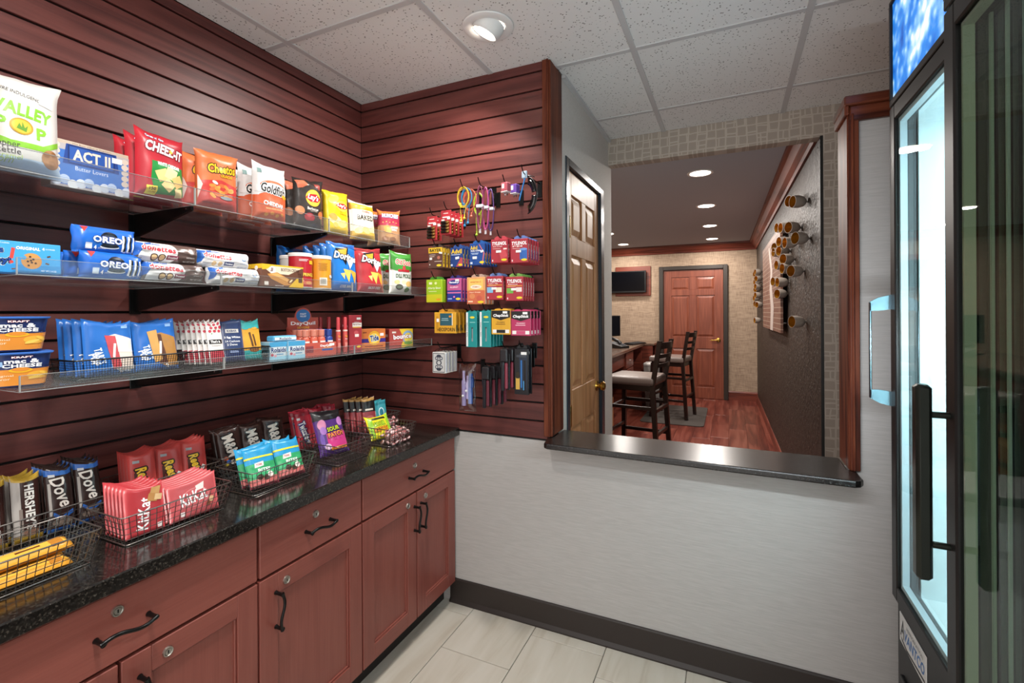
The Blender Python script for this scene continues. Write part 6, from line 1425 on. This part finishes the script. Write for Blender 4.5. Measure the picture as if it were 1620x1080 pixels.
# ------------------------------------------------------------------ lobby furnishings
tvf = empty('television', (-1.50, YF - .001, 1.64)); tag(tvf, 'black flat television on a wood backboard on the tan wall', 'television')
MB().box(-.235, .335, -.020, 0, -.03, .45, .004).build('backboard', CROWNX, tvf)
b = MB().box(-.325, .27, -.085, -.045, .02, .375, .006).build('housing', BLKPLASTIC, tvf)
MB().box(-.305, .25, -.087, -.0845, .05, .36).build('screen', mat('tv_screen', '#05070c', .12), b)
MB().box(-.06, .10, -.046, -.018, .12, .28).build('wall_mount', BLKMETAL, tvf)
def bar_stool(x, y, rz, label):
    r = empty('bar_stool', (x, y, 0), math.radians(rz)); tag(r, label, 'bar stool', 'dark wood bar stools')
    # local: seat faces -x, back at +x
    s = MB(); 
    me = bpy.data.meshes.new('seat'); bm = bmesh.new(); bmesh.ops.create_cube(bm, size=1); 
    for v in bm.verts: v.co = Vector((v.co.x * .44, v.co.y * .43, v.co.z * .075))
    bmesh.ops.bevel(bm, geom=bm.edges[:], offset=.030, segments=4, profile=.6, affect='EDGES'); bm.to_mesh(me); bm.free()
    me.materials.append(mat('seat_leather', '#6f625c', .35)); me.polygons.foreach_set('use_smooth', [True] * len(me.polygons))
    obj('seat_cushion', me, r, (-.01, 0, .745))
    MB().box(-.20, .19, -.19, .19, .660, .712, .004).build('apron', STOOLW, r)
    def leg(p0, p1, w): return MB().add([(p[0] + a * w, p[1] + c * w, p[2]) for p in (p0, p1) for a, c in ((-1, -1), (1, -1), (1, 1), (-1, 1))], [(0, 1, 2, 3), (7, 6, 5, 4), (0, 4, 5, 1), (1, 5, 6, 2), (2, 6, 7, 3), (3, 7, 4, 0)])
    for s in (-1, 1):
        leg((-.205, s * .205, 0), (-.19, s * .185, .70), .019).build('leg', STOOLW, r)
        m = leg((.235, s * .205, 0), (.19, s * .190, .70), .019); m.add(*(lambda q: (q.v, q.f))(leg((.19, s * .190, .70), (.255, s * .19, 1.10), .018))); m.build('back_post', STOOLW, r)
        for z in (.22, .50): MB().box(-.19, .20, s * .196 - .009, s * .196 + .009, z, z + .03, .002).build('stretcher', STOOLW, r)
    for z in (.27, .48): MB().box(-.205, -.185, -.19, .19, z, z + .03, .002).build('stretcher', STOOLW, r); MB().box(.20, .225, -.19, .19, z, z + .03, .002).build('stretcher', STOOLW, r)
    for k, z in enumerate((1.03, .95, .87)):
        hh = .055 if k == 0 else .032
        pts = [( .195 + (z - .70) * .16 + .030 * math.cos(PI * (t - .5)) , -.185 + .37 * t) for t in [i / 8 for i in range(9)]]
        m = MB(); n = len(pts)
        vs = [(a, c, z) for a, c in pts] + [(a, c, z + hh) for a, c in pts] + [(a + .016, c, z) for a, c in pts] + [(a + .016, c, z + hh) for a, c in pts]
        fs = []
        for i in range(n - 1): fs += [(i, i + 1, n + i + 1, n + i), (2 * n + i, 3 * n + i, 3 * n + i + 1, 2 * n + i + 1), (n + i, n + i + 1, 3 * n + i + 1, 3 * n + i), (i, 2 * n + i, 2 * n + i + 1, i + 1)]
        fs += [(0, n, 3 * n, 2 * n), (n - 1, 3 * n - 1, 4 * n - 1, 2 * n - 1)]
        m.add(vs, fs); m.build('back_slat', STOOLW, r)
bar_stool(-.770, 4.42, -8, 'dark wood bar stool with a taupe seat nearest the black ledge')
bar_stool(-.690, 6.45, -10, 'dark wood bar stool standing on the grey floor mat')
mt = slab('floor_mat', rounded(-1.02, -.285, 5.95, 7.15, .06, ('br', 'tr', 'tl', 'bl')), .0005, .010, mat('mat_grey', '#3a332e', .8), None, .003)
tag(mt, 'grey brown floor mat with rounded corners under a bar stool', 'mat')
dk = empty('desk', (-1.48, 5.2, 0)); tag(dk, 'dark wood reception desk with a granite top', 'desk')
MB().box(-.38, .37, -1.7, 1.78, .865, .90, .004).build('desktop', DESKTOP, dk)
MB().box(-.36, .33, -1.68, -1.64, 0, .865).build('end_panel', DESKW, dk); MB().box(-.36, .33, 1.72, 1.76, 0, .865).build('end_panel', DESKW, dk); MB().box(-.36, -.32, -1.64, 1.72, 0, .865).build('back_panel', DESKW, dk)
for y0, y1 in ((.55, 1.05), (-.9, -.35)):
    MB().box(-.30, .325, y0, y1, .42, .864).build('drawer_case', DESKW, dk)
    for z0, z1 in ((.66, .85), (.44, .645)):
        d = MB().box(.326, .342, y0 + .02, y1 - .02, z0, z1, .003).build('drawer', DESKW, dk)
        MB().tube([(.342, (y0 + y1) / 2 - .06, (z0 + z1) / 2), (.362, (y0 + y1) / 2 - .05, (z0 + z1) / 2), (.362, (y0 + y1) / 2 + .05, (z0 + z1) / 2), (.342, (y0 + y1) / 2 + .06, (z0 + z1) / 2)], .005, 6).build('handle', STEEL, d)
MB().box(.30, .325, -.35, .55, .70, .864).build('apron', DESKW, dk)
sh = empty('shelf_unit', (-1.22, 7.36, 0)); tag(sh, 'open dark wood shelf unit beyond the end of the desk', 'shelf unit')
MB().box(-.30, .235, -.36, .36, .865, .895, .004).build('top', DESKTOP, sh)
for y in (-.35, .33): MB().box(-.28, .21, y, y + .02, 0, .865).build('side_panel', DESKW, sh)
for z in (.12, .40, .64): MB().box(-.28, .20, -.33, .33, z, z + .018).build('shelf_board', DESKW, sh)
MB().box(-.28, -.265, -.33, .33, 0.0, .865).build('back_panel', DESKW, sh)
MB().box(.20, .212, -.05, -.03, .138, .865).build('divider', DESKW, sh)
pr = empty('printer', (-1.30, 6.80, 0)); tag(pr, 'pale grey paper bin standing between desk and shelf unit', 'bin') 
bpy.data.objects.remove(pr)
bn = empty('waste_bin', (-.975, 6.84, 0)); tag(bn, 'pale grey square bin at the end of the desk', 'bin')
MB().add([(a * k, c * k, z) for k, z in ((.09, 0.001), (.115, .60)) for a, c in ((-1, -1), (1, -1), (1, 1), (-1, 1))], [(0, 1, 2, 3), (0, 4, 5, 1), (1, 5, 6, 2), (2, 6, 7, 3), (3, 7, 4, 0), (4, 5, 6, 7)]).build('bin_body', mat('bin_grey', '#8d8782', .5), bn)
MB().box(-.122, .122, -.122, .122, .60, .64, .01).build('bin_lid', mat('bin_lid', '#b5b0ab', .45), bn)
mo = empty('monitor', (-1.46, 6.34, .9006), math.radians(66)); tag(mo, 'black computer monitor on the desk', 'monitor')
b = MB().box(-.20, .20, -.02, .012, .12, .40, .005).build('housing', BLKPLASTIC, mo); MB().box(-.185, .185, -.0215, -.0198, .14, .385).build('screen', mat('mon_screen', '#0a0d14', .15), b)
MB().box(-.03, .03, -.005, .03, .01, .16, .004).build('neck', BLKPLASTIC, mo); MB().box(-.11, .11, -.09, .09, 0, .012, .004).build('stand', BLKPLASTIC, mo)
ph = empty('desk_phone', (-1.27, 5.95, .9006), math.radians(60)); tag(ph, 'black desk telephone with a handset beside the monitor', 'telephone')
MB().prism([(-.10, 0), (.10, 0), (.10, .075), (-.10, .025)], 'x', -.085, .085).build('base', BLKPLASTIC, ph)
MB().tube([(-.06, -.085, .06), (-.062, -.06, .085), (-.062, .06, .122), (-.06, .09, .105)], [.026, .02, .02, .026], 10).build('handset', BLKPLASTIC, ph, 50)
kp = MB()
for i in range(3):
    for j in range(4): kp.box(-.005 + i * .026, .013 + i * .026, -.07 + j * .026, -.052 + j * .026, .035 + j * .0065, .041 + j * .0065)
kp.build('keypad', mat('keys_grey', '#55555a', .5), ph)
kb_ = empty('keyboard', (-1.20, 6.72, .9006), math.radians(75)); tag(kb_, 'black computer keyboard on the desk beyond the phone', 'keyboard')
MB().prism([(-.07, 0), (.07, 0), (.07, .022), (-.07, .012)], 'x', -.21, .21).build('base', BLKPLASTIC, kb_)
k = MB()
for i in range(14):
    for j in range(5): k.box(-.20 + i * .0285, -.176 + i * .0285, -.058 + j * .024, -.038 + j * .024, .013 + j * .0018, .020 + j * .0018)
k.build('keys', mat('keys_dark', '#1c1c20', .5), kb_)
bx = empty('storage_box', (-1.02, 4.75, 0)); bpy.data.objects.remove(bx)
ob = MB().box(-.17, .17, -.25, .25, .0005, .40, .004).build('carton', mat('carton_tan', '#9a6238', .6), None); ob.location = (-1.36, 5.05, 0); tag(ob, 'tan carton standing in the desk kneehole', 'carton')
MB().box(.1705, .1715, -.25, .25, .30, .33).build('tape', mat('tape', '#c49a62', .3), ob); MB().box(-.17, .17, -.01, .01, .4002, .4012).build('flap_seam', mat('tape', '#c49a62', .3), ob)

# art panel and the cone sculptures on the dark wall
def on_dark(u, v, out=0.0):
    d = ray(u, v)
    # wall line X = DX0 + (DX1-DX0)*(Y-2.965)/(YF-2.965), shifted towards the room by out
    k_ = (DX1 - DX0) / (YF - 2.965)
    t = (DX0 - out - k_ * 2.965) / (d[0] - k_ * d[1])
    return Vector((d[0] * t, d[1] * t, H + d[2] * t))
a0 = on_dark(1207, 395, .045); a1 = on_dark(1236, 358, .045); zt = max(2.02, 0); 
yA, yB_ = 4.55, 5.95
def dx_at(y): return DX0 + (DX1 - DX0) * (y - 2.965) / (YF - 2.965)
def zpix(u, v, y):   # height of a pixel seen at depth y
    return atY(u, v, y).z
for (u_) in (1236,):
    pA = on_dark(1236, 440, .045)
yA = max(3.6, min(on_dark(1236, 440, .045).y, 5.2)); yB_ = max(yA + .8, min(on_dark(1208, 440, .045).y, 7.2))
zt0, zb0 = on_dark(1236, 356, .045).z, on_dark(1236, 527, .045).z
art = empty('wall_art', (dx_at((yA + yB_) / 2), (yA + yB_) / 2, (zt0 + zb0) / 2), -PI / 2 + da); tag(art, 'brown abstract map panel standing off the dark textured wall', 'wall art')
L2, H2 = (yB_ - yA) / 2, (zt0 - zb0) / 2
def artmat():
    m = mat('art_print', '#6a4030', .5); nt, b, N = nodes(m)
    tc = N('ShaderNodeTexCoord'); mp = N('ShaderNodeMapping'); mp.inputs['Scale'].default_value = (1, 1, 1); nt.links.new(tc.outputs['Object'], mp.inputs[0])
    br = N('ShaderNodeTexBrick'); br.inputs['Scale'].default_value = 9; br.inputs['Mortar Size'].default_value = .03; br.inputs['Brick Width'].default_value = .6; br.inputs['Row Height'].default_value = .4
    sp = N('ShaderNodeSeparateXYZ'); cm_ = N('ShaderNodeCombineXYZ'); nt.links.new(mp.outputs[0], sp.inputs[0]); nt.links.new(sp.outputs[0], cm_.inputs[0]); nt.links.new(sp.outputs[2], cm_.inputs[1]); nt.links.new(cm_.outputs[0], br.inputs['Vector'])
    br.inputs['Color1'].default_value = (*lin('#5f3a2c'), 1); br.inputs['Color2'].default_value = (*lin('#74503f'), 1); br.inputs['Mortar'].default_value = (*lin('#96806f'), 1)
    nt.links.new(br.outputs['Color'], b.inputs['Base Color']); return m
ap = MB().box(-L2, L2, -.052, -.032, -H2, H2, .002).build('panel', artmat(), art)
rv = MB(); pts = [(.10, -1), (.16, -.5), (.06, -.1), (.12, .3), (.02, .6), (-.06, .85)]
rv.add([(x * L2 * 1.5 - w_ * L2, -.0535, z * H2) for (x, z), w_ in zip(pts, (.14, .16, .14, .10, .09, .04))] + [(x * L2 * 1.5 + w_ * L2, -.0535, z * H2) for (x, z), w_ in zip(pts, (.14, .16, .14, .10, .09, .04))], [(i, i + 1, 7 + i, 6 + i) for i in range(5)])
rv.build('pale_river', mat('river', '#b8aaa2', .5), ap)
for s in (-1, 1):
    for t in (-1, 1): MB().lathe([(.008, .0), (.008, .033)], 10, (s * (L2 - .08), 0, t * (H2 - .08)), 'y').build('standoff', CHROME, art)
CONE = MB(); CONE.lathe([(0.010, 0), (.012, .03), (.030, .04), (.052, .065), (.060, .10), (.058, .135), (.054, .135), (.055, .10), (.048, .068), (0, .05)], 20, axis='y')
CO = MB(); CO.lathe([(.008, -.012), (.010, .008), (.028, .014), (.046, .035), (.056, .075), (.055, .125)], 20, axis='y', caps=False)
CI = MB(); CI.lathe([(.052, .125), (.053, .075), (.043, .040), (0, .022)], 20, axis='y', caps=False)
COm = CO.mesh('cone', mat('cone_taupe', '#a3978c', .5), 50); CIm = CI.mesh('gold_lining', mat('gold_leaf', '#b98226', .3, .6), 50)
RIM = MB().lathe([(.055, .125), (.052, .125)], 20, axis='y', caps=False).mesh('rim', mat('cone_taupe'), 0)
def cr(x, y): return (1140 + x / 3.273, 230 + y / 3.273)
spots = [(450, 290), (418, 290), (352, 425), (377, 425), (416, 425), (364, 498), (405, 502), (460, 480), (331, 527), (333, 552), (362, 547), (384, 588), (351, 618), (386, 636), (431, 650), (327, 704), (358, 708), (348, 768), (442, 912)]
far_s = [(195, 655), (210, 665), (198, 690), (206, 708), (195, 730), (210, 745), (198, 775), (212, 790), (190, 825), (208, 820), (202, 905)]
for i, (x, y) in enumerate(spots + far_s):
    u, v = cr(x, y); w = on_dark(u, v, 0)
    yy = w.y
    if i >= len(spots): yy = 6.75 + .11 * ((x - 190) / 22) * 3 + .04 * (i % 3)
    sc = .68
    zz = atY(u, v, yy).z
    o = obj('wall_cone', COm, None, (dx_at(yy) - .006, yy, zz)); o.rotation_euler = (0, 0, -PI / 2 + da + math.radians(24 + 8 * math.sin(i * 1.9)))
    o.scale = (sc, sc, sc)
    obj('gold_lining', CIm, o); obj('rim', RIM, o)
    tag(o, 'taupe cone wall sculpture with a gold lining, %s' % ('on the near side of the map panel' if i < len(spots) else 'beyond the map panel by the tan wall'), 'wall sculpture', 'near wall cones' if i < len(spots) else 'far wall cones')
